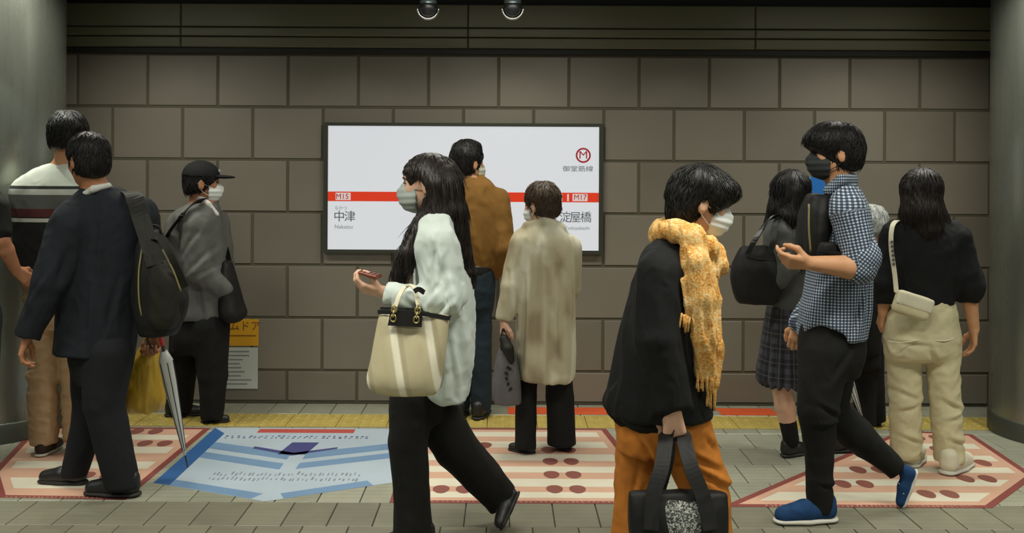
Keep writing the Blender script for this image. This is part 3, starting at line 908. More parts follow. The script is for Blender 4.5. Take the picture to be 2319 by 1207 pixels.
class Person:
    def __init__(s, label, d0, foot_px, skin='skin_mid'):
        s.d = d0; s.s = F_PX / d0; s.skin = MATS[skin]
        p = at(foot_px, 388 + CAM_H * s.s, d0)
        s.root = empty('person', (p[0], d0, 0), label, 'person')
        s.bp = []; s.fine = []
    def J(s, px, py, dy=0.0): return at(px, py, s.d + dy)
    def G(s, px, z, dy=0.0):
        y = s.d + dy
        q = at(px, HY + (CAM_H - z) * F_PX / y, y); q[2] = z; return q
    def r(s, *px): return [p / s.s for p in px] if len(px) > 1 else px[0] / s.s
    def sec(s, pl, pr, py, b, dy=0.0):
        a0 = s.J(pl, py, dy); a1 = s.J(pr, py, dy)
        return ((a0[0] + a1[0]) / 2, s.d + dy, (a0[2] + a1[2]) / 2, (a1[0] - a0[0]) / 2, b)
    # ---- head
    def head(s, px, py, dy, yaw, pitch=0, hh=0.235, roll=0, neck=None, ears=(1, -1), neck_r=0.055):
        s.hc = s.J(px, py, dy); s.hR = frame(yaw, pitch, roll); s.hh = hh
        E = lambda c, r, **k: ell(s.H(*c), V3(r) * hh, s.hR, **k)
        P = [E((0, -.05, .13), (.325, .42, .37), k=.02), E((0, .10, -.16), (.265, .275, .335), k=.02),
             E((0, .215, -.40), (.12, .12, .095), k=.025), E((0, .27, .13), (.22, .10, .09), k=.03),
             E((.145, .27, -.10), (.10, .09, .09), k=.03), E((-.145, .27, -.10), (.10, .09, .09), k=.03)]
        P += [E((.14, .39, .015), (.085, .07, .055), k=.012, op='sub'), E((-.14, .39, .015), (.085, .07, .055), k=.012, op='sub')]
        P += [E((.135, .305, .01), (.07, .06, .055), k=.006), E((-.135, .305, .01), (.07, .06, .055), k=.006)]
        P += [tube([s.H(0, .34, .05), s.H(0, .42, -.11)], [.030 * hh, .052 * hh], k=.012), E((.045, .385, -.135), (.04, .045, .035), k=.008), E((-.045, .385, -.135), (.04, .045, .035), k=.008)]
        P += [E((0, .345, -.255), (.10, .05, .025), k=.008), E((0, .335, -.30), (.085, .05, .03), k=.008)]
        for e in ears:
            P += [E((e * .335, -.04, -.05), (.045, .085, .145), k=.008), E((e * .395, -.025, -.03), (.03, .045, .085), k=.006, op='sub')]
        if neck is not None:
            P.append(tube([s.H(0, -.10, -.22), V3(neck)], [neck_r * .95, neck_r * 1.08], k=.03))
        s.bp += P
        s.fine.append((s.hc, hh * .52, 0.0052))
    def H(s, x, y, z): return s.hc + s.hR @ (V3((x, y, z)) * s.hh)
    def E(s, c, r, **k): return ell(s.H(*c), V3(r) * s.hh, s.hR, **k)
    def hplane(s, p, n, k=.006): return plane_cut(s.H(*p), s.hR @ V3(n), k)
    def torso(s, secs, f=0.86, **kw):
        s.bp.append(loft([(c[0], c[1], c[2], c[3] * f, c[4] * f) for c in secs], math.pi / 2, k=.03, **kw))
    def arm(s, sh, el, wr, hand=None, r=(.047, .037, .026)):
        s.bp.append(tube([sh, (V3(sh) * .45 + V3(el) * .55), el, V3(el) * .7 + V3(wr) * .3, wr], [r[0], r[0] * .95, r[1], r[1] * 1.03, r[2]], k=.02))
        if hand: s.hand(wr, **hand)
    def leg(s, hip, kn, an, r=(.078, .054, .037)):
        s.bp.append(tube([hip, kn, V3(kn) * .68 + V3(an) * .32, an], [r[0], r[1], r[1] * 1.02, r[2]], k=.03))
    def hand(s, w, fwd, palm, thumb=1, curl=0.5, L=0.18, tcurl=0.4, spread=1.0, curls=None):
        g = L / 0.18; f = unit(fwd); n = unit(V3(palm) - f * (V3(palm) @ f)); lat = np.cross(f, n) * thumb
        w = V3(w); P = []
        offs = (.029, .0100, -.0095, -.0275); ln = (.95, 1.06, .98, .78)
        for i in range(4):
            o = offs[i] * g * spread
            base = w + f * (.088 - .004 * abs(i - 1)) * g + lat * o
            P.append(tube([w + f * .012 * g + lat * o * .55, base], [.0155 * g, .0120 * g], k=.012))
            c = (curls[i] if curls else curl); ang = 0; p = base
            pts = [p]; rr = [.0108 * g]
            for j, (l, a) in enumerate(((.043, 55), (.026, 75), (.021, 50))):
                ang += math.radians(a) * c
                p = p + (f * math.cos(ang) + n * math.sin(ang)) * l * ln[i] * g
                pts.append(p); rr.append((.0098, .0088, .0074)[j] * g * (.9 if i == 3 else 1))
            P.append(tube(pts, rr, k=.003, ki=.004))
        b = w + f * .028 * g + lat * .024 * g + n * .006 * g
        p1 = b + unit(f * .65 + lat * (.75 - .5 * tcurl) + n * (.25 + .6 * tcurl)) * .045 * g
        p2 = p1 + unit(f * .9 + lat * (.25 - .6 * tcurl) + n * (.2 + .6 * tcurl)) * .030 * g
        p3 = p2 + unit(f * .95 - lat * .3 * tcurl + n * (.1 + .6 * tcurl)) * .022 * g
        P.append(tube([b, p1, p2, p3], [.0165 * g, .0125 * g, .0108 * g, .0088 * g], k=.010))
        s.bp += P
        s.fine.append((w + f * .09 * g, .105 * g, 0.0042))
    def body(s):
        # order: additions that belong together stay in order so that the cuts only touch the head
        o = sdf_obj('body', s.bp, s.skin, s.root, h=0.012, fine=s.fine, smooth=1)
        s.body_obj = o
        return o
    def part(s, name, prims, material, h=0.009, disp=None, uv=None, smooth=1, fine=(), parent=None):
        return sdf_obj(name, prims, material if not isinstance(material, str) else MATS[material], parent or s.root, h, fine, smooth, disp, uv)
    # ---- hair
    def hair_disp(s, amp=0.004, n=38, seed=1):
        R = s.hR; c = s.hc
        def f(V):
            q = (V - c) @ R
            az = np.arctan2(q[:, 0], q[:, 1] + .25 * s.hh)
            w = waves(V, 24, seed)
            return amp * (np.sin(az * n + 5 * w) * .18 + waves(V, 60, seed + 4) * .7 + w * 1.0)
        return f
    def short_hair(s, material='hair_black', vol=1.0, hairline=0.0, nape=-.40, extra=(), fringe=False, amp=.004, seed=1, top=0.0, name='hair', ear_cut=True):
        P = [s.E((0, -.05, .13 + top * .5), (.372 * vol, .465 * vol, (.405 + top) * vol), k=.02), s.E((0, -.17, -.13), (.325 * vol, .315 * vol, .30), k=.03)]
        P += list(extra)
        P.append(s.E((0, .64, -.27 - hairline), (.62, .50, .50), k=.02, op='sub'))
        if ear_cut:
            for e in (1, -1): P.append(s.E((e * .40, .03, -.11), (.13, .12, .18), k=.012, op='sub'))
        P.append(below(s.H(0, -.2, nape), s.hR @ unit((0, -.25, 1)), .015))
        o = s.part(name, P, material, h=.006, disp=s.hair_disp(amp, 34, seed))
        s.strands(o, material, n=1100, L=.038, seed=seed, lift=.12, jit=.4)
        return o
    def strands(s, o, material, n=700, L=.05, R=.12, w=.0021, lift=.04, seed=0, down=.35, jit=.35):
        """fine tapered locks lying on the hair, running from the crown outwards and down"""
        me = o.data; m = len(me.vertices)
        co = np.empty(m * 3, np.float32); me.vertices.foreach_get('co', co); co = co.reshape(-1, 3).astype(float)
        nr = np.empty(m * 3, np.float32); me.vertex_normals.foreach_get('vector', nr); nr = nr.reshape(-1, 3).astype(float)
        rs = np.random.RandomState(seed); i = rs.randint(0, m, n); i = i[nr[i, 2] > -.45]; P, N = co[i], nr[i]; n = len(i)
        cr = s.H(0, -.14, .62) - V3(s.root.location)
        def tang(v):
            v = v - N * (v * N).sum(1)[:, None]; return v / np.maximum(np.linalg.norm(v, axis=1), 1e-6)[:, None]
        t = tang(P - cr) * (1 - down) + tang(np.tile([0, 0, -1.0], (n, 1))) * down
        b = np.cross(t, N); t = tang(t + b * rs.normal(0, jit, n)[:, None]); b = np.cross(t, N)
        hd = np.linalg.norm(P + V3(s.root.location) - s.hc, axis=1) < .60 * s.hh
        fr = ((P + V3(s.root.location) - s.hc) @ s.hR)[:, 1] > .16 * s.hh
        Rr = np.where(hd, np.minimum(R, .115), R)
        l = np.where(hd, np.minimum(L, .045), L) * np.where(hd & fr, .45, 1.0) * rs.uniform(.5, 1.2, n); W = w * rs.uniform(.6, 1.4, n); lf = rs.uniform(-.2, 1.0, n) * lift
        V = []
        for k, (f, ww) in enumerate(((0, .8), (.35, 1.0), (.7, .8), (1.0, .12))):
            d = l * f
            c = P + t * d[:, None] + N * (lf * d - d * d / (2 * Rr) + .0006)[:, None]
            V += [c + b * (W * ww)[:, None], c + N * (W * ww * 1.1)[:, None], c - b * (W * ww)[:, None]]
        V = np.stack(V, 1).reshape(-1, 3)
        q = np.array([(k * 3 + a, k * 3 + (a + 1) % 3, k * 3 + 3 + (a + 1) % 3, k * 3 + 3 + a) for k in range(3) for a in range(3)])
        Q = (np.arange(n)[:, None, None] * 12 + q[None]).reshape(-1, 4)
        so = link_mesh('hair_locks', np_mesh('hair_locks', V, Q), MATS[material], o); so['kind'] = 'stuff'
        return so
    # ---- face mask
    def mask(s, material, loops=(1, -1), top=0.0):
        P = [s.E((0, .165, -.225), (.298, .345, .29), k=.01), tube([s.H(0, .40, -.03 + top), s.H(0, .475, -.14)], [.045 * s.hh, .055 * s.hh], k=.025)]
        P.append(below(s.H(0, .15, 0), s.hR[:, 1]))
        P.append(plane_cut(s.H(0, .35, .005 + top), s.hR @ unit((0, -.35, 1))))
        up = s.hR[:, 2]; c0 = s.hc
        o = s.part('face_mask', P, material, h=.0055, disp=lambda V: .0016 * np.sin(((V - c0) @ up) * 230))
        for e in loops:
            m = MB()
            m.tube(curve_pts([s.H(e * .275, .18, -.09), s.H(e * .325, .05, -.04), s.H(e * .352, -.05, .06), s.H(e * .355, -.12, -.02)], 4), .0018, 6)
            m.tube(curve_pts([s.H(e * .25, .16, -.33), s.H(e * .335, -.02, -.20), s.H(e * .352, -.11, -.06)], 4), .0018, 6)
            m.V = [tuple(V3(v) - V3(s.root.location)) for v in m.V]
            m.build('ear_loop', material if not isinstance(material, str) else MATS[material], s.root, True)
        return o
    def eyes(s, sides=(1, -1)):
        for e in sides:
            m = MB()
            m.tube([s.H(e * .075, .362, .02), s.H(e * .14, .375, .035), s.H(e * .205, .335, .02)], [.0022, .0038, .0022], 6)
            m.V = [tuple(V3(v) - V3(s.root.location)) for v in m.V]
            m.build('eye', MATS['eye_dark'], s.root, True)
            m = MB()
            m.tube([s.H(e * .06, .385, .105), s.H(e * .14, .385, .125), s.H(e * .225, .32, .10)], [.003, .0038, .002], 6)
            m.V = [tuple(V3(v) - V3(s.root.location)) for v in m.V]
            m.build('eyebrow', MATS['eye_dark'], s.root, True)
    # ---- shoes
    def shoe(s, heel, toe, upper, sole='sole_dark', up=(0, 0, 1), collar=.085, wide=1.0, heel_h=0.0, laces=None):
        heel, toe = V3(heel), V3(toe); L = np.linalg.norm(toe - heel); f = unit(toe - heel); g = L / .27
        u = unit(V3(up) - f * (V3(up) @ f)); lat = np.cross(f, u)
        A = lambda a, z: heel + f * (a * L) + u * (z * g)
        w = wide
        P = [tube([A(.15, .048), A(.5, .046), A(.84, .034)], [.040 * g * w, .046 * g * w, .036 * g * w], k=.02, sq=(lat, 1.06)),
             tube([A(.17, .05), A(.15, collar)], [.038 * g, .040 * g], k=.02)]
        P.append(below(A(0, .014), u))
        o = s.part('shoe', P, upper, h=.007)
        P = [tube([A(.13, .013), A(.5, .013), A(.85, .013)], [.044 * g * w, .050 * g * w, .041 * g * w], k=.004, sq=(u, 3.3))]
        if heel_h: P.append(tube([A(.14, .013), A(.12, -heel_h)], [.026, .020], k=.01))
        so = sdf_obj('sole', P, MATS[sole] if isinstance(sole, str) else sole, None, .007)
        so.data.transform(Matrix.Translation(-Vector(s.root.location))); so.parent = o
        if laces:
            for a in (.48, .56, .64):
                q = [A(a, .05) + lat * (.036 * g), A(a - .01, .094 - (a - .48) * .12), A(a, .05) - lat * (.036 * g)]
                m = MB().tube([V3(v) - V3(s.root.location) for v in curve_pts(q, 4)], .003, 6); m.build('lace', MATS[laces], o, True)
        return o
def below(p, n=(0, 0, 1), k=.004):
    """cut away what lies below the plane through p (against n)"""
    p = V3(p); n = unit(n)
    return Prim(lambda X, Y, Z: (X - p[0]) * n[0] + (Y - p[1]) * n[1] + (Z - p[2]) * n[2], [-99] * 3, [99] * 3, k, 'sub')

# ================================================================== PEOPLE
UP = np.array([0, 0, 1.0])
# ---- fabrics
cloth('navy_suit', rgb(27, 30, 36), 0.10)
cloth('suit_trousers', rgb(23, 25, 28), 0.10)
cloth('shirt_collar', rgb(190, 192, 186), 0.03)
cloth('beige_chino', rgb(172, 144, 110), 0.06)
cloth('black_cloth', rgb(19, 19, 18), 0.12)
cloth('black_knit', rgb(18, 19, 20), 0.14, bump=0.5, bscale=260)
cloth('grey_jacket', rgb(92, 92, 88), 0.10)
cloth('brown_knit', rgb(118, 84, 36), 0.10, bump=0.5, bscale=260)
cloth('dark_jeans', rgb(34, 46, 54), 0.22, vscale=5)
cloth('white_denim', rgb(196, 206, 200), 0.06, vscale=7)
cloth('ochre_cotton', rgb(178, 110, 42), 0.08, vscale=8)
cloth('cream_cotton', rgb(196, 188, 152), 0.05)
cloth('grey_knit', rgb(80, 82, 80), 0.12, bump=0.5, bscale=260)
cloth('cap_black', rgb(26, 26, 27), 0.1)
cloth('brown_shoe', rgb(52, 40, 32), 0.1, rough=0.5)
cloth('blue_suede', rgb(24, 56, 94), 0.2, vscale=20)
cloth('cream_canvas', rgb(206, 200, 176), 0.05)
def m_sweater(t):
    g = t.new('ShaderNodeNewGeometry'); sp = t.new('ShaderNodeSeparateXYZ'); t.link(g.outputs['Position'], sp.inputs[0])
    d = 5.17; z = lambda py: CAM_H - (py - 4.6 - HY) * d / F_PX + 0.0
    zs = [(637, (24, 25, 26)), (512, (24, 25, 26)), (511, (190, 192, 182)), (504, (24, 24, 24)), (499, (74, 34, 32)), (483, (84, 86, 82)), (451, (186, 190, 180)), (438, (42, 44, 40)), (430, (194, 200, 188))]
    lo, hi = z(700), z(340)
    stops = []
    order = [(700, (26, 27, 28)), (511, (190, 192, 182)), (503, (26, 26, 26)), (499, (80, 36, 34)), (482, (86, 88, 84)), (450, (186, 190, 180)), (438, (44, 46, 42)), (430, (198, 204, 192))]
    for py, c in order: stops.append(((z(py) - lo) / (hi - lo), rgb(*c)))
    f = t.math('DIVIDE', t.math('SUBTRACT', sp.outputs['Z'], lo), hi - lo)
    c = t.ramp(f, stops, 'CONSTANT')
    t.base(c); t.bump(t.noise(260, 2, t.coord()), 0.4, 0.0015)
mat_custom('striped_sweater', m_sweater, 0.9)
def m_gingham(t):
    u, v = t.attr('fu'), t.attr('fv')
    P = 0.0128
    su = t.math('GREATER_THAN', t.math('FRACT', t.math('DIVIDE', u, P)), 0.46)
    sv = t.math('GREATER_THAN', t.math('FRACT', t.math('DIVIDE', v, P)), 0.46)
    s = t.math('MULTIPLY', t.math('ADD', su, sv), 0.5)
    t.base(t.ramp(s, [(0.0, rgb(186, 196, 200)), (0.34, rgb(82, 96, 116)), (0.8, rgb(34, 44, 62))], 'CONSTANT'))
    t.bump(t.noise(500, 2, t.coord()), 0.2, 0.001)
mat_custom('gingham', m_gingham, 0.85)
def m_plaid(t):
    u, v = t.attr('fu'), t.attr('fv')
    fu, fv = t.math('FRACT', t.math('DIVIDE', u, 0.075)), t.math('FRACT', t.math('DIVIDE', v, 0.075))
    b = t.math('ADD', t.math('GREATER_THAN', fu, 0.6), t.math('GREATER_THAN', fv, 0.6))
    l = t.math('MAXIMUM', t.math('COMPARE', fu, 0.3, 0.03), t.math('COMPARE', fv, 0.3, 0.03))
    c = t.ramp(t.math('MULTIPLY', b, 0.5), [(0.0, rgb(30, 31, 34)), (0.34, rgb(44, 45, 52)), (0.8, rgb(66, 66, 76))], 'CONSTANT')
    t.base(t.mix(t.math('MULTIPLY', l, 0.35), c, rgb(120, 118, 116)))
mat_custom('plaid', m_plaid, 0.9)
def m_coat(t):
    v = t.coord((1, 1, 0.35))
    n = t.noise(5.5, 2, v)
    u2 = t.coord((1, 1, 1)); ch = t.new('ShaderNodeTexVoronoi'); ch.inputs['Scale'].default_value = 7.0; ch.distance = 'CHEBYCHEV'
    t.link(t.coord((1.0, 0.4, 0.55)), ch.inputs['Vector'])
    f = t.math('ADD', t.math('MULTIPLY', n, 0.6), t.math('MULTIPLY', ch.outputs['Distance'], 0.55))
    t.base(t.ramp(f, [(0.32, rgb(136, 124, 98)), (0.45, rgb(166, 157, 130)), (0.56, rgb(172, 165, 139)), (0.66, rgb(196, 192, 170))]))
    t.bump(t.noise(300, 2, u2), 0.3, 0.0015)
mat_custom('beige_coat', m_coat, 0.85)
def m_scarf(t):
    v = t.coord((1, 1, 1))
    n1 = t.noise(120, 3, v, 0.6); n2 = t.noise(16, 2, v)
    f = t.math('ADD', t.math('MULTIPLY', n1, 0.75), t.math('MULTIPLY', n2, 0.35))
    t.base(t.ramp(f, [(0.36, rgb(160, 98, 34)), (0.47, rgb(198, 138, 58)), (0.57, rgb(214, 170, 98)), (0.70, rgb(220, 198, 150))]))
    t.bump(n1, 0.6, 0.004)
mat_custom('scarf_weave', m_scarf, 0.9)
def m_tweed(t):
    v = t.coord((1, 1, 1)); vo = t.new('ShaderNodeTexVoronoi'); vo.inputs['Scale'].default_value = 230; t.link(v, vo.inputs['Vector'])
    sp = t.new('ShaderNodeSeparateColor'); t.link(vo.outputs['Color'], sp.inputs[0])
    t.base(t.ramp(sp.outputs[0], [(0.2, rgb(40, 42, 40)), (0.55, rgb(92, 95, 90)), (0.85, rgb(168, 170, 162))]))
mat_custom('tweed', m_tweed, 0.9)
def m_tote(t):
    u = t.attr('fu')
    f = t.math('FRACT', t.math('DIVIDE', u, 0.135))
    c = t.ramp(f, [(0.0, rgb(178, 168, 134)), (0.26, rgb(184, 176, 144)), (0.31, rgb(222, 217, 194)), (0.46, rgb(224, 220, 198)), (0.51, rgb(168, 158, 126)), (0.60, rgb(166, 157, 126)), (0.66, rgb(180, 171, 138))])
    t.base(c); t.bump(t.noise(300, 2, t.coord()), 0.4, 0.0015)
mat_custom('tote_canvas', m_tote, 0.85)
def m_plasticbag(t):
    n = t.noise(7, 3, t.coord((1, 1, .4)))
    t.base(t.ramp(n, [(0.3, rgb(170, 132, 34)), (0.7, rgb(204, 170, 66))])); t.bsdf.inputs['Specular IOR Level'].default_value = 0.6
    t.bump(t.noise(30, 3, t.coord((1, 1, .25))), 0.5, 0.01)
mat_custom('yellow_plastic', m_plasticbag, 0.32)
mat('umbrella_white', rgb(196, 200, 196), 0.35, var=0.06)
mat('umbrella_tip', rgb(60, 62, 66), 0.4, metal=0.4)
mat('strap_red', rgb(196, 60, 66), 0.6)
mat('phone_brown', rgb(120, 58, 36), 0.45)
mat('brass', rgb(206, 190, 130), 0.25, metal=0.9)
cloth('bag_black', rgb(20, 20, 19), 0.1, rough=0.6)
cloth('bag_olive_black', rgb(29, 29, 23), 0.15, rough=0.6)
cloth('bag_grey', rgb(92, 90, 92), 0.08)
mat('zip_olive', rgb(120, 112, 70), 0.5)

def strap(root, name, pts, width, thick, material, wdir, n=6):
    P = curve_pts(pts, n); T = [unit(P[min(i + 1, len(P) - 1)] - P[max(i - 1, 0)]) for i in range(len(P))]
    W = [unit(V3(wdir) - t * (V3(wdir) @ t)) for t in T]
    m = MB().ribbon(P, [w * width for w in W], [np.cross(t, w) * thick for t, w in zip(T, W)])
    if root is not None:
        pw = parent_world(root); m.V = [tuple(V3(v) - pw) for v in m.V]
    return m.build(name, material if not isinstance(material, str) else MATS[material], root)
def cord(root, name, pts, r, material, n=6):
    P = curve_pts(pts, n); m = MB().tube(P, r, 8)
    if root is not None:
        pw = parent_world(root); m.V = [tuple(V3(v) - pw) for v in m.V]
    return m.build(name, material if not isinstance(material, str) else MATS[material], root, True)
def thing(name, loc, label, cat): return empty(name, loc, label, cat)
def tpart(root, name, prims, material, h=.008, **kw):
    return sdf_obj(name, prims, MATS[material] if isinstance(material, str) else material, root, h, **kw)

# ------------------------------------------------------------------ 1 man in navy suit, walking left and away
p = Person('man in dark navy suit and white collar walking past with swinging arm', 4.536, 225, 'skin_tan')
J, G, sec, r = p.J, p.G, p.sec, p.r
jack = [sec(190, 262, 424, .075, .05), sec(165, 300, 448, .11, .05), sec(140, 332, 482, .135, .05), sec(134, 338, 540, .145, .05), sec(134, 326, 640, .145, .05), sec(131, 310, 730, .15, .05), sec(127, 303, 800, .155, .05)]
p.head(199, 362, .02, 143, 6, .236, neck=J(222, 440, .05))
p.torso(jack)
aL = (J(158, 510, -.06), J(112, 640, -.12), J(62, 762, -.12)); aR = (J(318, 500, .16), J(345, 640, .20), J(350, 752, .18))
p.arm(*aL, hand=dict(fwd=J(44, 815, -.12) - aL[2], palm=(1, .3, .1), thumb=-1, curl=.55, L=.175))
p.arm(*aR, hand=dict(fwd=(0.1, 0, -1), palm=(-.3, -1, 0), thumb=1, curl=1.1, L=.17))
lN = (J(246, 800, .0), J(234, 915, -.02), G(280, .09, -.02)); lF = (J(214, 800, .12), J(204, 940, .14), G(167, .09, .15))
p.leg(*lN); p.leg(*lF)
p.body()
p.short_hair('hair_black', 1.02, nape=-.42, seed=3, amp=.004)
jk = [loft(jack, math.pi / 2, k=.02)]
jk.append(tube([J(165, 500, -.03), *aL], r(46, 44, 38, 28), k=.03, cut=[(aL[2], aL[2] - aL[1])]))
jk.append(tube([J(312, 490, .12), *aR], r(46, 42, 36, 28), k=.03, cut=[(aR[2], aR[2] - aR[1])]))
p.part('suit_jacket', jk, 'navy_suit', disp=creases(folds(.008, 22, 3, (1, 1, .5)), J, [(190, 560, 160, 660, 10, .012), (150, 600, 110, 660, 9, .012), (240, 480, 230, 640, 10, .008), (222, 640, 216, 798, 5, .012), (285, 620, 250, 760, 10, .010), (120, 640, 90, 700, 8, .010)]))
p.part('shirt_collar', [tube([J(180, 447, -.015), J(212, 428, -.045), J(246, 420, .0)], r(7, 8, 7), k=.01), tube([J(222, 434, .05), J(222, 452, .05)], .054)], 'shirt_collar', h=.006)
tr = [loft([sec(160, 300, 770, .12, .06), sec(160, 298, 820, .12, .06), sec(182, 280, 870, .09, .06)], math.pi / 2, k=.03),
      tube([*lN[:2], lN[2] - UP * .05], r(56, 44, 36), k=.02, cut=[(lN[2] - UP * .05, (0, 0, -1))]),
      tube([*lF[:2], lF[2] - UP * .05], r(54, 38, 29), k=.03, cut=[(lF[2] - UP * .05, (0, 0, -1))])]
p.part('trousers', tr, 'suit_trousers', disp=folds(.005, 20, 5, (1, 1, .35)))
p.shoe(G(316, 0, -.02), G(190, 0, .0), 'leather_black')
p.shoe(G(196, 0, .15), G(86, 0, .17), 'leather_black')

# his backpack, plastic bag and umbrella
c = J(362, 620, -.02)
bk = thing('backpack', (c[0], c[1], J(362, 762)[2]), 'black backpack slung on one shoulder of man in navy suit', 'backpack')
tpart(bk, 'main_compartment', [loft([sec(322, 362, 522, .05, -.05), sec(312, 382, 556, .10, -.05), sec(306, 404, 605, .125, -.05), sec(304, 424, 665, .13, -.05), sec(308, 422, 710, .12, -.05), sec(322, 398, 758, .08, -.05)], math.pi / 2, 2.6)], 'bag_black', disp=folds(.008, 22, 8))
tpart(bk, 'front_pocket', [loft([sec(338, 378, 585, .05, -.12), sec(332, 408, 640, .065, -.12), sec(336, 408, 715, .06, -.12), sec(350, 394, 745, .04, -.12)], math.pi / 2, 2.8)], 'bag_olive_black', disp=folds(.005, 26, 2))
strap(bk, 'shoulder_strap', [J(292, 436, .0), J(304, 446, -.105), J(318, 490, -.125), J(336, 545, -.15), J(352, 600, -.17)], .075, .012, 'bag_olive_black', (1, .2, 0))
strap(bk, 'shoulder_strap', [J(345, 535, -.15), J(366, 542, -.16), J(390, 585, -.17), J(420, 650, -.1)], .03, .008, 'bag_olive_black', (1, .2, .6))
cord(bk, 'zip', [J(322, 560, -.15), J(314, 620, -.175), J(316, 690, -.17), J(330, 745, -.14)], .004, 'zip_olive')
cord(bk, 'zip', [J(368, 565, -.155), J(392, 612, -.17), J(410, 660, -.155)], .004, 'zip_olive')
cord(bk, 'loose_strap', [J(330, 752, -.14), J(336, 775, -.12), J(345, 790, -.1)], .005, 'bag_black')
cord(bk, 'carry_loop', [J(338, 530, -.08), J(344, 512, -.09), J(360, 514, -.09), J(366, 534, -.08)], .006, 'bag_olive_black')
hp = J(352, 790, .18)
pb = thing('plastic_bag', (hp[0], hp[1], J(320, 935, .18)[2]), 'yellow plastic carrier bag hanging beside the black backpack', 'bag')
sy = lambda a, b, y, d, dy=.24: sec(a, b, y, d, dy)
tpart(pb, 'sack', [loft([sy(336, 356, 770, .02), sy(312, 360, 800, .045), sy(288, 366, 860, .075), sy(280, 372, 905, .085), sy(290, 366, 932, .06)], math.pi / 2, 2.4)], 'yellow_plastic', disp=folds(.010, 34, 4, (1, 1, .18)), h=.007)
cord(pb, 'handle', [J(318, 800, .21), J(330, 768, .2), J(352, 760, .19), J(360, 772, .19)], .008, 'yellow_plastic')
cord(pb, 'handle', [J(346, 792, .2), J(350, 765, .19), J(358, 756, .18)], .009, 'yellow_plastic')
def umbrella(P0, P1, label, r0, handle=True, strap_col=None):
    P0, P1 = V3(P0), V3(P1); d = unit(P1 - P0); L = np.linalg.norm(P1 - P0)
    root = thing('umbrella', tuple(P1), label, 'umbrella')
    pw = V3(P1)
    m = MB().tube([P0 + d * L * t - pw for t in (.0, .08, .25, .55, .85, .9)], [r0 * .5, r0, r0 * .95, r0 * .62, r0 * .25, .004], 12); m.build('canopy', MATS['umbrella_white'], root, True)
    m = MB()
    for k in range(6):
        a = k * math.pi / 3; o1 = unit(np.cross(d, (0, 1, .1))); o2 = np.cross(d, o1); q = o1 * math.cos(a) + o2 * math.sin(a)
        m.tube([P0 + d * L * t + q * rr * 1.02 - pw for t, rr in ((.08, r0), (.25, r0 * .95), (.55, r0 * .62), (.85, r0 * .25))], .002, 5)
    m.build('ribs', MATS['umbrella_tip'], root)
    MB().tube([P1 - d * L * .12 - pw, P1 - pw], [.005, .0035], 8).build('tip', MATS['umbrella_tip'], root)
    MB().tube([P0 - d * .03 - pw, P0 + d * .05 - pw], .008, 8).build('shaft', MATS['umbrella_tip'], root)
    h = [P0 - d * .03, P0 - d * .10, P0 - d * .13 + V3((.03, 0, 0)), P0 - d * .10 + V3((.06, 0, 0))]
    MB().tube([q - pw for q in curve_pts(h, 5)], .011, 8).build('handle', MATS['strap_red'] if strap_col else MATS['umbrella_white'], root, True)
    return root
umbrella(J(371, 795, .10), J(425, 1058, .26), 'white folded umbrella with red handle held by man in navy suit', .034, True, True)

# ------------------------------------------------------------------ 2 man in striped sweater, back to the camera
p = Person('tall man in white, grey and black striped sweater and beige trousers', 5.17, 128, 'skin_mid')
J, G, sec, r = p.J, p.G, p.sec, p.r
sw = [sec(118, 182, 368, .07, .0), sec(70, 215, 388, .10, .0), sec(40, 228, 415, .125, .0), sec(29, 232, 440, .135, .0), sec(32, 226, 520, .135, .0), sec(40, 216, 590, .13, .0), sec(50, 208, 638, .125, .0)]
p.head(157, 306, -.01, 78, 4, .238, neck=J(148, 385, .0))
p.torso(sw)
aL = (J(66, 438, .03), J(66, 530, .15), J(120, 590, .24)); aR = (J(204, 438, .03), J(208, 530, .17), J(150, 590, .26))
for a in (aL, aR): p.arm(*a, hand=dict(fwd=(.3 if a is aR else .5, .6, .2), palm=(0, 0, 1), curl=.5))
l1 = (J(98, 700, .0), J(97, 850, .0), G(100, .08, .02)); l2 = (J(165, 700, .0), J(170, 850, .03), G(172, .08, .05))
p.leg(*l1); p.leg(*l2); p.body()
p.short_hair('hair_black', 1.04, nape=-.30, seed=5)
p.mask('mask_white', loops=())
sp = [loft(sw, math.pi / 2, k=.02)]
for a in (aL, aR): sp.append(tube(a, r(38, 33, 24), k=.03))
p.part('sweater', sp, 'striped_sweater', disp=folds(.005, 20, 12, (1, 1, .6)))
tr = [loft([sec(56, 204, 630, .12), sec(60, 204, 700, .125), sec(66, 200, 745, .10)], math.pi / 2, k=.03)]
for l, w in ((l1, (36, 32, 31)), (l2, (36, 30, 27))):
    tr.append(tube([l[0], l[1], l[2] - UP * .02], r(*w), k=.03, cut=[(l[2] - UP * .02, (0, 0, -1))]))
p.part('trousers', tr, 'beige_chino', disp=folds(.012, 26, 6, (.6, .6, 1.3)))
p.shoe(G(86, 0, -.06), G(140, 0, .16), 'brown_shoe', 'sole_pale'); p.shoe(G(166, 0, -.02), G(224, 0, .18), 'leather_black', 'sole_pale')

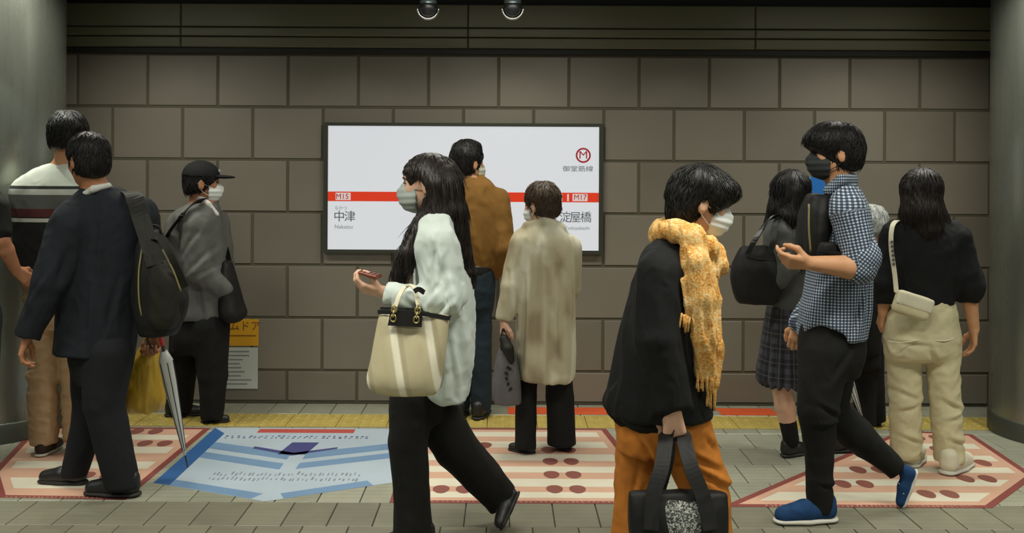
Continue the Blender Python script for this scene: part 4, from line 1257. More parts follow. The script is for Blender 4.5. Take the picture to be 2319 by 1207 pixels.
# ------------------------------------------------------------------ 3 old man in black cap, grey jacket
p = Person('man in grey jacket, black cap and white face mask', 5.86, 440, 'skin_tan')
J, G, sec, r = p.J, p.G, p.sec, p.r
jack = [sec(436, 490, 456, .065), sec(404, 498, 474, .10), sec(380, 502, 500, .125), sec(372, 506, 560, .14), sec(378, 514, 640, .145), sec(392, 521, 700, .145), sec(400, 520, 722, .14)]
p.head(459, 414, .0, 18, 2, .232, neck=J(452, 472))
p.torso(jack)
aN = (J(442, 512, -.12), J(448, 612, -.15), J(492, 650, -.06)); aF = (J(490, 505, .13), J(502, 605, .17), J(512, 650, .1))
for a in (aN, aF): p.arm(*a)
l1 = (J(425, 740, .06), J(412, 850, .10), G(408, .08, .12)); l2 = (J(475, 740, -.04), J(482, 850, -.04), G(480, .08, -.03))
p.leg(*l1); p.leg(*l2); p.body()
p.short_hair('hair_black', .98, nape=-.30, seed=6)
p.mask('mask_white', loops=(1,)); p.eyes((1,))
cap = [p.E((0, -.05, .20), (.385, .475, .385), k=.01), below(p.H(0, 0, .13), p.hR @ unit((0, .06, 1)))]
co = p.part('cap', cap, 'cap_black', h=.007)
bb = sdf_obj('brim', [p.E((0, .46, .175), (.30, .36, .05), k=.01), plane_cut(p.H(0, .30, 0), -p.hR[:, 1])], MATS['cap_black'], None, .006)
bb.data.transform(Matrix.Translation(-Vector(p.root.location))); bb.parent = co
cb = MB().tube([p.H(.02, .40, .34) - V3(p.root.location), p.H(.12, .405, .33) - V3(p.root.location)], .008, 6).build('badge', MATS['mask_grey'], co)
jk = [loft(jack, math.pi / 2, k=.02), tube([J(430, 500, -.09), *aN[:2], J(505, 655, -.08)], r(32, 33, 30, 22), k=.03), tube(aF, r(30, 28, 22), k=.03)]
p.part('jacket', jk, 'grey_jacket', disp=creases(folds(.007, 24, 7, (1, 1, .5)), J, [(470, 520, 440, 570, 8, .012), (495, 560, 452, 610, 8, .014), (500, 600, 455, 625, 7, .012), (420, 520, 425, 600, 8, .010), (465, 640, 475, 700, 8, .010), (445, 490, 450, 560, 8, .008)]))
p.part('shirt_collar', [tube([J(452, 448, -.045), J(472, 462, -.05), J(492, 486, -.045)], r(6, 6, 5), k=.008), tube([J(456, 455), J(454, 468)], .06)], 'shirt_collar', h=.006)
tr = [loft([sec(398, 518, 700, .12), sec(392, 516, 760, .125), sec(392, 512, 800, .10)], math.pi / 2, k=.03),
      tube([l1[0], l1[1], l1[2] - UP * .05], r(40, 30, 26), k=.03, cut=[(l1[2] - UP * .05, (0, 0, -1))]), tube([l2[0], l2[1], l2[2] - UP * .05], r(42, 33, 25), k=.03, cut=[(l2[2] - UP * .05, (0, 0, -1))])]
p.part('trousers', tr, 'black_cloth', disp=folds(.006, 22, 8, (1, 1, .4)))
p.shoe(G(374, 0, .12), G(462, 0, .16), 'leather_black'); p.shoe(G(455, 0, -.03), G(522, 0, .0), 'leather_black')
c = J(530, 725, -.02)
sb = thing('shoulder_bag', tuple(c), 'black cloth shoulder bag of man in black cap', 'bag')
tpart(sb, 'sack', [loft([sec(505, 522, 590, .05), sec(502, 533, 630, .10), sec(500, 546, 680, .13), sec(500, 557, 712, .14), sec(505, 550, 727, .11)], math.pi / 2, 2.6)], 'bag_black', disp=folds(.006, 26, 4))
strap(sb, 'strap', [J(372, 545, -.10), J(390, 516, -.165), J(414, 486, -.20), J(434, 464, -.15), J(452, 455, -.09), J(470, 458, -.02), J(490, 490, .10), J(502, 530, .12), J(516, 580, .10), J(524, 620, .04)], .034, .006, 'bag_black', (.7, 0, .7))

# ------------------------------------------------------------------ 4 woman in white shirt jacket, long hair, walking left
p = Person('woman with long dark hair, white shirt jacket and black trousers walking', 4.04, 985, 'skin_light')
J, G, sec, r = p.J, p.G, p.sec, p.r
sh = [sec(975, 1022, 482, .06), sec(948, 1030, 505, .09), sec(938, 1040, 545, .15), sec(934, 1056, 600, .165), sec(940, 1070, 660, .17), sec(945, 1073, 720, .18), sec(950, 1070, 800, .19), sec(955, 1063, 870, .19), sec(985, 1056, 900, .17)]
p.head(966, 416, .0, 177, 3, .238, neck=J(995, 500, .0), neck_r=.05)
p.torso(sh, .8)
aN = (J(990, 545, -.17), J(1008, 690, -.22), J(868, 662, -.24)); aF = (J(985, 545, .16), J(992, 690, .18), J(930, 740, .12))
p.arm(*aN, hand=dict(fwd=(-1, -.1, .22), palm=(.1, .6, .8), thumb=-1, curl=.6, L=.165, tcurl=.55, spread=.9))
p.arm(*aF)
lF = (J(948, 880, -.06), J(930, 1010, -.08), G(938, .09, -.08)); lB = (J(985, 900, .08), J(1030, 1010, .10), J(1132, 1120, .14))
p.leg(*lF); p.leg(*lB, r=(.078, .056, .036)); p.body()
p.mask('mask_grey', loops=(-1, 1)); p.eyes()
# long hair: cap, back sheet and a lock over the chest
hp_ = [p.E((0, -.06, .13), (.385, .475, .41), k=.02), tube([J(1000, 420, .0), J(1012, 480, .0), J(1022, 540, .02)], r(46, 46, 38), k=.05, sq=((0, 1, 0), .62)),
       tube([J(1018, 520, .0), J(1040, 575, .0), J(1058, 618, .0), J(1066, 655, .0)], r(34, 28, 20, 7), k=.04, sq=((0, 1, 0), .6)),
       tube([J(996, 425, -.075), J(988, 490, -.10), J(984, 520, -.11)], r(24, 24, 14), k=.03),
       tube([J(968, 482, -.05), J(948, 524, -.12), J(924, 575, -.15), J(905, 618, -.15), J(896, 648, -.14)], r(20, 22, 22, 17, 6), k=.03),
       tube([J(970, 482, .05), J(948, 524, .10), J(930, 575, .13), J(916, 610, .13)], r(20, 22, 20, 8), k=.03),
       tube([J(922, 590, -.16), J(926, 612, -.165), J(936, 616, -.165)], r(12, 9, 4), k=.01)]
hp_ += [p.E((0, .66, -.28), (.60, .44, .56), k=.02, op='sub'), p.E((-.38, .13, -.14), (.17, .17, .24), k=.01, op='sub'), p.E((.38, .13, -.14), (.17, .17, .24), k=.01, op='sub')]
def lhair(V):
    w = waves(V, 10, 3); return .0014 * (np.sin(V[:, 0] * 330 + V[:, 1] * 190 + 7 * w + V[:, 2] * 60) * .6 + np.sin(V[:, 0] * 170 - V[:, 1] * 260 + 9 * w + V[:, 2] * 40) * .5)
ho = p.part('hair', hp_, 'hair_dark_brown', h=.0065, disp=lhair)
p.strands(ho, 'hair_dark_brown', n=2200, L=.09, R=.5, w=.0018, lift=.05, seed=4, down=.6, jit=.12)
for i in range(9):                                                        # loose strands at the ends
    a = random.uniform(-.05, .05)
    if i < 5: pts = [J(1040 + i * 4, 560, a), J(1056 + i * 3.2, 605, a), J(1060 + i * 3, 640 + random.uniform(-15, 14), a)]
    else: pts = [J(905 + (i - 5) * 9, 580, -.16), J(895 + (i - 5) * 8, 618, -.165), J(891 + (i - 5) * 9, 640 + random.uniform(-14, 12), -.16)]
    cord(p.root, 'hair_strand', pts, .0032, 'hair_dark_brown')
slv = [J(988, 520, -.13), J(990, 560, -.18), J(1008, 680, -.22), J(1000, 688, -.23), J(930, 678, -.24), J(872, 665, -.24)]
st = [loft(sh, math.pi / 2, k=.02), tube(slv[:3], r(40, 50, 46), k=.03), tube(slv[2:], r(40, 38, 31, 24), k=.03, cut=[(slv[-1], slv[-1] - slv[-2])]),
      tube([J(985, 520, .12), aF[0], aF[1], aF[2]], r(38, 44, 40, 28), k=.03),
      tube([J(950, 520, -.06), J(985, 492, -.10), J(1012, 484, -.02), J(1016, 486, .05)], r(15, 15, 12, 12), k=.01)]
st.append(tube([J(1000, 850, -.2), J(990, 905, -.2)], r(16, 10), k=.01, op='sub'))
p.part('shirt_jacket', st, 'white_denim', h=.0085, disp=creases(folds(.011, 24, 21, (1, 1, .55)), J, [(1000, 545, 985, 640, 9, .012), (1016, 590, 1030, 690, 9, .014), (1002, 630, 955, 688, 8, .013), (1030, 655, 985, 705, 8, .015), (960, 640, 950, 700, 7, .010), (905, 660, 895, 690, 6, .008), (1048, 600, 1062, 720, 9, .012), (1040, 700, 1056, 860, 10, .014), (1022, 760, 1040, 880, 9, .012), (990, 540, 1020, 640, 8, .010), (930, 655, 985, 690, 7, .010), (1010, 790, 1002, 880, 8, .010)]))
cord(p.root, 'seam', [J(978, 520, -.17), J(984, 545, -.215), J(986, 580, -.235)], .0022, 'mask_grey')
cord(p.root, 'collar_edge', [J(975, 530, -.150), J(992, 508, -.16), J(1006, 502, -.11)], .003, 'mask_grey')
tr = [loft([sec(888, 1000, 850, .13), sec(884, 1004, 900, .14), sec(886, 1002, 950, .12)], math.pi / 2, k=.03),
      tube([J(940, 900, -.07), J(924, 1000, -.08), J(934, 1120, -.08), G(938, .02, -.08)], r(50, 42, 40, 46), k=.03, cut=[(G(938, .02, -.08), (0, 0, -1))]),
      tube([J(975, 920, .06), J(1030, 1010, .10), J(1140, 1132, .14)], r(56, 52, 42), k=.03, cut=[(J(1142, 1134, .14), (1, 0, -1.0))])]
p.part('trousers', tr, 'black_cloth', disp=folds(.005, 20, 22, (1, 1, .35)))
p.shoe(G(985, 0, -.08), G(870, 0, -.10), 'leather_black')
p.shoe(J(1178, 1118, .14), J(1138, 1204, -.01), 'leather_black', up=(-1.0, 0, .45), collar=.13, wide=1.0)
# phone in her hand
hc = J(838, 621, -.25)
ph = thing('phone', tuple(hc), 'brown cased phone in hand of woman with long hair', 'phone')
R_ = frame(170, -14)
o = sdf_obj('case', [rbox(hc, (.038, .042, .007), R_, .006)], MATS['phone_brown'], ph, .005); 
sdf_obj('screen', [rbox(hc + R_[:, 2] * .0075, (.034, .037, .0012), R_, .001)], MATS['black_plastic'], ph, .004)
# tote bag on her arm
c = J(920, 888, -.34); zt = J(920, 712, -.34)[2]
tb = thing('tote_bag', tuple(c), 'cream striped canvas tote bag with black leather trim', 'bag')
D_ = -.33
tsec = [sec(858, 1018, 712, .035, D_), sec(851, 1014, 760, .055, D_), sec(842, 1008, 810, .075, D_), sec(833, 1000, 855, .085, D_), sec(842, 994, 880, .075, D_), sec(868, 985, 892, .05, D_)]
def tote_uv(V): return V[:, 0] + 1.42 + .18 * (V[:, 2] - zt), V[:, 2]
tpart(tb, 'canvas_body', [loft(tsec, math.pi / 2, 3.2, ke=.006)], 'tote_canvas', h=.007, disp=folds(.004, 20, 31), uv=tote_uv)
rim = [J(856, 706, D_ - .02), J(905, 708, D_ - .045), J(960, 711, D_ - .045), J(1019, 721, D_ - .02)]
strap(tb, 'rim', rim, .016, .006, 'leather_black', UP)
strap(tb, 'rim', [q + V3((0, .075, 0)) for q in rim], .016, .006, 'leather_black', UP)
pz = D_ - .062
MB().add([V3(q) - V3(tb.location) for q in (J(878, 737, pz), J(955, 741, pz), J(957, 707, pz), J(884, 704, pz), J(878, 737, pz + .008), J(955, 741, pz + .008), J(957, 707, pz + .008), J(884, 704, pz + .008))],
         [(0, 1, 2, 3), (7, 6, 5, 4), (0, 4, 5, 1), (1, 5, 6, 2), (2, 6, 7, 3), (3, 7, 4, 0)]).build('leather_panel', MATS['leather_black'], tb)
def chain(a, b, n, dy=0):
    for i in range(n):
        c0 = V3(a) + (V3(b) - V3(a)) * ((i + .5) / n); d = unit(V3(b) - V3(a)); e = unit(np.cross(d, (0, 1, 0))) if i % 2 == 0 else V3((0, 1, 0))
        L = np.linalg.norm(V3(b) - V3(a)) / n * .75
        m = MB().tube([c0 + d * L * math.cos(t) + e * .010 * math.sin(t) - V3(tb.location) for t in np.linspace(0, 2 * math.pi, 13)], .0034, 6, False)
        m.build('chain_link', MATS['brass'], tb, True)
chain(J(890, 726, pz - .006), J(893, 694, pz - .004), 3); chain(J(942, 729, pz - .006), J(948, 688, pz - .004), 4); chain(J(980, 712, D_ + .04), J(976, 694, D_ + .04), 2)
strap(tb, 'handle', [J(893, 700, pz), J(905, 668, pz + .03), J(920, 648, pz + .10), J(938, 652, pz + .04), J(948, 694, pz)], .016, .006, 'cream_canvas', (1, 0, 0))
strap(tb, 'handle', [J(938, 660, pz - .0), J(948, 655, pz), J(960, 662, pz + .02)], .018, .008, 'leather_black', (0, 0, 1))

# ------------------------------------------------------------------ 5 man in brown sweater looking at the sign
p = Person('man in brown sweater and dark jeans facing the lit sign', 6.0, 1082, 'skin_mid')
J, G, sec, r = p.J, p.G, p.sec, p.r
sw = [sec(1034, 1100, 402, .07), sec(1010, 1122, 420, .105), sec(998, 1138, 445, .125), sec(998, 1140, 500, .135), sec(1010, 1130, 560, .13), sec(1022, 1120, 606, .12)]
p.head(1060, 368, .0, 40, 0, .238, neck=J(1062, 425))
p.torso(sw)
aR = (J(1128, 455, -.01), J(1138, 560, -.05), J(1118, 618, .02)); aL = (J(1008, 455, -.01), J(995, 560, -.05), J(1012, 618, .02))
for a in (aR, aL): p.arm(*a, hand=dict(fwd=(-.2, .3, -1), palm=(-1, 0, 0), curl=.6))
l1 = (J(1090, 640), J(1090, 780), G(1090, .09, .0)); l2 = (J(1046, 640), J(1044, 780), G(1040, .09, .03))
p.leg(*l1); p.leg(*l2); p.body()
p.short_hair('hair_black', 1.02, nape=-.36, seed=9, top=.05, extra=[p.E((0, .10, .42), (.22, .26, .12), k=.03)])
p.mask('mask_pale', loops=(1,))
st = [loft(sw, math.pi / 2, k=.02)]
for a in (aR, aL): st.append(tube(a, r(28, 27, 20), k=.03))
st.append(tube([J(1045, 405), J(1082, 408)], r(17, 17), k=.02))
p.part('sweater', st, 'brown_knit', disp=creases(folds(.007, 22, 14, (.8, 1, .6)), J, [(1058, 510, 1078, 600, 8, .014), (1075, 540, 1088, 602, 7, .012), (1128, 530, 1118, 590, 7, .012), (1050, 560, 1062, 602, 7, .010), (1105, 430, 1120, 520, 8, .008)]))
p.part('belt', [loft([sec(1028, 1118, 598, .125), sec(1028, 1118, 616, .125)], math.pi / 2, ke=.004)], 'leather_black', h=.008)
tr = [loft([sec(1026, 1120, 610, .115), sec(1022, 1120, 660, .12), sec(1024, 1116, 700, .10)], math.pi / 2, k=.03)]
for l in (l1, l2): tr.append(tube([l[0], l[1], l[2] - UP * .04], r(29, 24, 23), k=.02, cut=[(l[2] - UP * .04, (0, 0, -1))]))
p.part('jeans', tr, 'dark_jeans', disp=folds(.005, 26, 15, (1, 1, .8)))
p.shoe(G(1078, 0, -.09), G(1104, 0, .16), 'leather_black'); p.shoe(G(1040, 0, -.06), G(1052, 0, .19), 'leather_black')

# ------------------------------------------------------------------ 6 old woman in beige coat
p = Person('short-haired woman in long beige patched coat, seen from behind', 5.25, 1235, 'skin_light')
J, G, sec, r = p.J, p.G, p.sec, p.r
ct = [sec(1205, 1262, 500, .07), sec(1180, 1282, 522, .10), sec(1166, 1298, 552, .125), sec(1168, 1302, 620, .14), sec(1170, 1303, 700, .15), sec(1172, 1304, 780, .155), sec(1174, 1302, 840, .155), sec(1178, 1300, 857, .15)]
p.head(1226, 462, .0, 138, 4, .222, neck=J(1235, 525))
p.torso(ct)
aL = (J(1184, 556, -.02), J(1158, 650, -.06), J(1142, 725, -.08)); aR = (J(1290, 560, .05), J(1292, 650, .12), J(1270, 720, .2))
p.arm(*aL, hand=dict(fwd=(-.1, 0, -1), palm=(1, .3, 0), curl=1.0, L=.155)); p.arm(*aR)
l1 = (J(1196, 790, .04), J(1192, 900, .0), G(1190, .08, -.02)); l2 = (J(1262, 790, .04), J(1268, 900, .04), G(1273, .08, .05))
p.leg(*l1, r=(.045, .038, .03)); p.leg(*l2, r=(.05, .045, .034)); p.body()
p.short_hair('hair_brown', 1.06, nape=-.36, seed=11, amp=.006)
p.mask('mask_white', loops=(-1,))
cs = [loft(ct, math.pi / 2, k=.02), tube([J(1190, 545, -.0), *aL], r(30, 29, 26, 20), k=.03, cut=[(aL[2], aL[2] - aL[1])]), tube(aR, r(28, 26, 22), k=.03),
      tube([J(1196, 515, -.02), J(1236, 502, -.055), J(1270, 516, -.02), J(1278, 530, .03)], r(14, 15, 13, 11), k=.008),
      tube([J(1196, 820, -.16), J(1190, 870, -.16)], r(12, 16), k=.006, op='sub')]
p.part('coat', cs, 'beige_coat', disp=creases(folds(.009, 20, 16, (1, 1, .22)), J, [(1186, 620, 1182, 820, 9, .014), (1225, 560, 1222, 850, 10, .010), (1262, 600, 1268, 850, 10, .010), (1150, 610, 1160, 690, 7, .012), (1245, 680, 1240, 855, 8, .010)]))
tr = []
for l, w in ((l1, (25, 24, 25)), (l2, (32, 32, 33))):
    tr.append(tube([l[0], l[1], l[2] - UP * .05], r(*w), k=.02, cut=[(l[2] - UP * .05, (0, 0, -1))]))
tr.append(loft([sec(1178, 1295, 740, .12, .0), sec(1176, 1295, 830, .12, .0)], math.pi / 2, k=.03))
p.part('trousers', tr, 'black_cloth', disp=folds(.004, 22, 17, (1, 1, .35)))
p.shoe(G(1212, 0, -.03), G(1150, 0, .05), 'leather_black'); p.shoe(G(1284, 0, .02), G(1264, 0, .24), 'leather_black')
c = J(1146, 915, -.08)
hb = thing('handbag', tuple(c), 'grey handbag with dark strap carried by woman in beige coat', 'bag')
tpart(hb, 'sack', [loft([sec(1130, 1165, 790, .05, -.08), sec(1120, 1174, 830, .07, -.08), sec(1114, 1180, 880, .075, -.08), sec(1118, 1181, 914, .065, -.08)], math.pi / 2, 3.0)], 'bag_grey', disp=folds(.004, 26, 18))
strap(hb, 'strap', [J(1136, 800, -.10), J(1134, 770, -.12), J(1140, 745, -.11), J(1150, 770, -.09), J(1160, 800, -.06)], .02, .006, 'bag_black', (0, 1, 0))
tpart(hb, 'scarf_knot', [tube([J(1142, 768, -.12), J(1150, 790, -.14), J(1158, 815, -.145)], r(11, 13, 8), k=.01)], 'bag_olive_black', h=.006)
for q in range(5):
    a = random.uniform(-8, 8); cord(hb, 'pattern_mark', [J(1140 + a + q * 4, 830 + q * 12, -.156), J(1150 + a, 836 + q * 12, -.158)], .006, 'bag_black')

# ------------------------------------------------------------------ 7 woman with orange scarf, walking right
p = Person('stooped woman with orange scarf, black cardigan and ochre trousers', 3.667, 1500, 'skin_light')
J, G, sec, r = p.J, p.G, p.sec, p.r
cd = [sec(1490, 1556, 545, .085), sec(1468, 1565, 572, .13), sec(1444, 1566, 620, .165), sec(1420, 1562, 700, .175), sec(1402, 1566, 780, .18), sec(1386, 1584, 850, .19), sec(1374, 1602, 900, .20), sec(1372, 1612, 935, .20)]
p.head(1592, 458, .0, -2, 16, .238, neck=J(1532, 562), neck_r=.052)
p.torso(cd, .8)
aN = (J(1494, 620, -.15), J(1492, 770, -.20), J(1522, 925, -.21)); aF = (J(1510, 610, .18), J(1530, 760, .22), J(1585, 880, .2))
p.arm(*aN, hand=dict(fwd=(.12, 0, -1), palm=(.25, 1, 0), thumb=-1, curl=1.0, L=.19, tcurl=.35)); p.arm(*aF)
lB = (J(1470, 930, .08), J(1445, 1090, .10), G(1432, .09, .10)); lF = (J(1540, 930, -.04), J(1606, 1090, -.05), G(1622, .09, -.05))
p.leg(*lB); p.leg(*lF); p.body()
hx = [p.E((0, -.10, .15), (.41, .50, .43), k=.02), p.E((0, -.27, -.16), (.36, .27, .38), k=.05), p.E((0, .24, .26), (.35, .27, .20), k=.06), p.E((.27, .12, .08), (.09, .10, .15), k=.03), p.E((-.27, .12, .08), (.09, .10, .15), k=.03)]
hx += [p.E((0, .66, -.325), (.62, .46, .46), k=.02, op='sub'), p.E((.42, .0, -.13), (.17, .11, .17), k=.012, op='sub'), p.E((-.42, .0, -.13), (.17, .11, .17), k=.012, op='sub'), below(p.H(0, -.3, -.52), p.hR @ unit((0, -.45, 1)), .015)]
ho = p.part('hair', hx, 'hair_black', h=.0065, disp=p.hair_disp(.006, 26, 4))
p.strands(ho, 'hair_black', n=1500, L=.05, seed=14, lift=.10, jit=.3)
p.mask('mask_white', loops=(1,)); p.eyes()
cs = [loft(cd, math.pi / 2, k=.02), tube([J(1500, 590, -.10), *aN], r(44, 46, 44, 36), k=.07, cut=[(aN[2], aN[2] - aN[1])]), tube(aF, r(46, 42, 36), k=.03)]
p.part('cardigan', cs, 'black_knit', h=.0095, disp=folds(.009, 18, 24, (1, 1, .35)))
p.part('under_tunic', [loft([sec(1392, 1600, 850, .16), sec(1368, 1612, 915, .18), sec(1392, 1560, 950, .17), sec(1410, 1500, 960, .15)], math.pi / 2, k=.02)], 'black_cloth', h=.011, disp=folds(.010, 26, 25, (1, 1, .3)))
tr = [loft([sec(1398, 1598, 915, .15), sec(1398, 1606, 970, .16), sec(1400, 1612, 1020, .14)], math.pi / 2, k=.03),
      tube([J(1462, 960, .08), J(1450, 1090, .10), G(1440, .12, .10)], r(64, 56, 58), k=.03, cut=[(G(1440, .12, .10), (0, 0, -1))]),
      tube([J(1535, 960, -.02), J(1592, 1090, -.05), G(1608, .12, -.05)], r(64, 54, 54), k=.03, cut=[(G(1608, .12, -.05), (0, 0, -1))])]
p.part('trousers', tr, 'ochre_cotton', disp=creases(folds(.010, 22, 26, (1, 1, .6)), J, [(1440, 975, 1490, 1060, 9, .016), (1462, 970, 1510, 1040, 8, .012), (1560, 1040, 1645, 1092, 9, .016), (1540, 1000, 1620, 1050, 9, .012), (1450, 1040, 1430, 1150, 9, .012), (1580, 970, 1610, 1010, 8, .010)]))
p.shoe(G(1412, 0, .10), G(1512, 0, .12), 'leather_black'); p.shoe(G(1590, 0, -.05), G(1700, 0, -.06), 'leather_black')
# scarf
sc = [tube([J(1500, 530, -.02), J(1525, 520, -.11), J(1570, 535, -.15), J(1600, 560, -.12), J(1612, 580, -.03)], r(26, 28, 30, 28, 26), k=.02),
      tube([J(1502, 525, .02), J(1530, 520, .1), J(1580, 545, .11), J(1612, 580, .03)], r(26, 26, 28, 24), k=.02),
      tube([J(1612, 570, -.04), J(1624, 600, -.06), J(1606, 622, -.08)], r(24, 24, 20), k=.015),
      tube([J(1568, 545, -.16), J(1576, 600, -.20), J(1588, 680, -.215), J(1592, 760, -.215), J(1598, 840, -.19)], r(24, 29, 31, 29, 22), k=.02, sq=((0, 1, 0), 1.6)),
      tube([J(1590, 590, -.14), J(1606, 680, -.15), J(1612, 780, -.15), J(1612, 870, -.15)], r(24, 26, 24, 14), k=.012, sq=((0, 1, 0), 1.6)),
      tube([J(1556, 640, -.215), J(1556, 690, -.22), J(1554, 720, -.215)], r(16, 16, 10), k=.01, sq=((0, 1, 0), 1.8))]
so = p.part('scarf', sc, 'scarf_weave', h=.008, disp=folds(.014, 34, 27, (1.3, 1, .3)))
def fringe(x0, x1, y0, y1, dy, n):
    for i in range(n):
        x = x0 + (x1 - x0) * i / (n - 1); a = random.uniform(-7, 7)
        cord(so, 'fringe_thread', [J(x, y0 + random.uniform(-6, 4), dy), J(x + a * .6, (y0 + y1) / 2, dy - .01), J(x + a, y1 + random.uniform(-10, 8), dy)], .0042, 'scarf_weave', 3)
fringe(1578, 1620, 835, 885, -.20, 9); fringe(1600, 1622, 865, 925, -.16, 6); fringe(1544, 1568, 715, 748, -.225, 6); fringe(1612, 1634, 770, 815, -.165, 5)
# her bag
c = J(1535, 1215, -.30)
tb = thing('tote_bag', tuple(c), 'black tote bag with grey tweed middle carried by woman in ochre trousers', 'bag')
D_ = -.30
tpart(tb, 'sack', [loft([sec(1424, 1648, 1112, .03, D_), sec(1424, 1648, 1160, .06, D_), sec(1428, 1645, 1225, .075, D_), sec(1434, 1640, 1262, .07, D_)], math.pi / 2, 4.0, ke=.006)], 'bag_black', h=.009, disp=folds(.004, 20, 28))
tpart(tb, 'tweed_panel', [loft([sec(1486, 1590, 1122, .038, D_), sec(1488, 1592, 1160, .066, D_), sec(1490, 1594, 1225, .080, D_), sec(1492, 1594, 1258, .076, D_)], math.pi / 2, 4.0, ke=.004)], 'tweed', h=.009)
hw = J(1530, 972, -.27)
strap(tb, 'handle', [J(1474, 1200, D_ - .085), J(1480, 1120, D_ - .055), J(1498, 1060, D_ - .02), J(1506, 1010, -.26), J(1512, 985, -.215), J(1545, 985, -.215), J(1552, 1010, -.26), J(1566, 1060, D_ - .02), J(1592, 1125, D_ - .055), J(1610, 1200, D_ - .085)], .052, .008, 'bag_black', (1, 0, .15))
strap(tb, 'handle', [J(1490, 1120, D_ + .05), J(1512, 1040, D_ + .06), J(1518, 985, -.20), J(1546, 985, -.20), J(1562, 1040, D_ + .06), J(1586, 1120, D_ + .05)], .045, .008, 'bag_black', (1, 0, .15))

# ------------------------------------------------------------------ 8 schoolgirl in grey sweater and plaid skirt
p = Person('girl in grey sweater and dark plaid skirt facing right', 5.21, 1790, 'skin_light')
J, G, sec, r = p.J, p.G, p.sec, p.r
sw = [sec(1768, 1812, 484, .06), sec(1748, 1826, 505, .09), sec(1740, 1834, 540, .12), sec(1738, 1838, 600, .125), sec(1740, 1830, 650, .12), sec(1738, 1826, 698, .12)]
p.head(1800, 436, .0, 28, 4, .226, neck=J(1790, 505), neck_r=.05)
p.torso(sw)
aN = (J(1762, 530, -.11), J(1752, 630, -.15), J(1800, 600, -.16)); aF = (J(1820, 530, .12), J(1836, 620, .14), J(1850, 600, .1))
p.arm(*aN, hand=dict(fwd=(1, 0, .2), palm=(0, 1, 0), curl=.8, L=.155)); p.arm(*aF)
l1 = (J(1770, 800, -.03), J(1770, 880, -.03), G(1792, .09, -.02)); l2 = (J(1800, 800, .05), J(1838, 890, .06), G(1884, .10, .07))
p.leg(*l1, r=(.072, .052, .034)); p.leg(*l2, r=(.072, .052, .034)); p.body()
hx = [p.E((0, -.06, .13), (.385, .475, .41), k=.02), tube([J(1785, 430, .0), J(1778, 480, .0), J(1768, 525, .0)], r(38, 38, 26), k=.04, sq=((0, 1, 0), .75)),
      tube([J(1795, 440, -.08), J(1788, 490, -.10), J(1778, 535, -.10)], r(20, 20, 9), k=.03), tube([J(1768, 470, .0), J(1750, 505, .0), J(1738, 525, .0)], r(22, 18, 8), k=.03)]
hx += [p.E((0, .66, -.27), (.60, .44, .54), k=.02, op='sub'), p.E((.40, .16, -.16), (.16, .16, .24), k=.01, op='sub')]
ho = p.part('hair', hx, 'hair_black', h=.007, disp=p.hair_disp(.004, 30, 6))
p.strands(ho, 'hair_black', n=1500, L=.08, R=.5, w=.0018, seed=15, down=.6, jit=.12)
p.mask('mask_white', loops=(1,)); p.eyes((1,))
st = [loft(sw, math.pi / 2, k=.02), tube([J(1765, 520, -.08), *aN[:2]], r(29, 30, 26), k=.03), tube(aN[1:], r(26, 19), k=.03, cut=[(aN[2], aN[2] - aN[1])]), tube(aF, r(26, 24, 18), k=.03)]
p.part('sweater', st, 'grey_knit', disp=folds(.007, 24, 33, (1, 1, .6)))
cx_ = J(1780, 780)[0]; zw = J(1780, 690)[2]
def skirt_uv(V):
    a = np.arctan2(V[:, 0] - cx_, -(V[:, 1] - 5.21)); return a * .16 + 1.0, V[:, 2] + 1
def pleats(V):
    a = np.arctan2(V[:, 0] - cx_, -(V[:, 1] - 5.21)); k = np.clip((zw - V[:, 2]) / .3, 0, 1)
    return .012 * k * np.sin(a * 22)
p.part('skirt', [loft([sec(1740, 1826, 686, .115), sec(1734, 1830, 730, .13), sec(1726, 1836, 800, .15), sec(1720, 1838, 850, .165), sec(1724, 1834, 868, .165)], math.pi / 2, k=.02, ke=.005)], 'plaid', h=.008, disp=pleats, uv=skirt_uv)
for l in (l1, l2):
    t = unit(l[2] - l[1])
    p.part('sock', [tube([l[2] - t * .10, l[2]], [.046, .042], k=.01)], 'black_cloth', h=.008)
p.shoe(G(1772, 0, -.03), G(1836, 0, .08), 'leather_black'); p.shoe(G(1880, 0, .07), G(1962, 0, .12), 'leather_black')
c = J(1700, 690, -.16)
hb = thing('shoulder_bag', tuple(c), 'black shoulder bag of girl in plaid skirt', 'bag')
tpart(hb, 'sack', [loft([sec(1680, 1746, 556, .03, -.14), sec(1668, 1760, 575, .06, -.14), sec(1657, 1764, 610, .085, -.14), sec(1657, 1764, 650, .09, -.14), sec(1668, 1760, 682, .085, -.14), sec(1684, 1752, 688, .06, -.14)], math.pi / 2, 3.0)], 'bag_black', disp=folds(.005, 24, 34))
strap(hb, 'strap', [J(1692, 575, -.2), J(1712, 540, -.2), J(1738, 500, -.16), J(1760, 490, -.10), J(1772, 500, -.02)], .026, .006, 'leather_black', (.6, 0, .6))
strap(hb, 'strap', [J(1742, 575, -.23), J(1752, 540, -.22), J(1756, 505, -.17), J(1768, 490, -.06)], .026, .006, 'leather_black', (.8, 0, .2))
strap(hb, 'flap_edge', [J(1690, 575, -.22), J(1720, 582, -.235), J(1756, 584, -.225)], .008, .004, 'leather_black', UP)

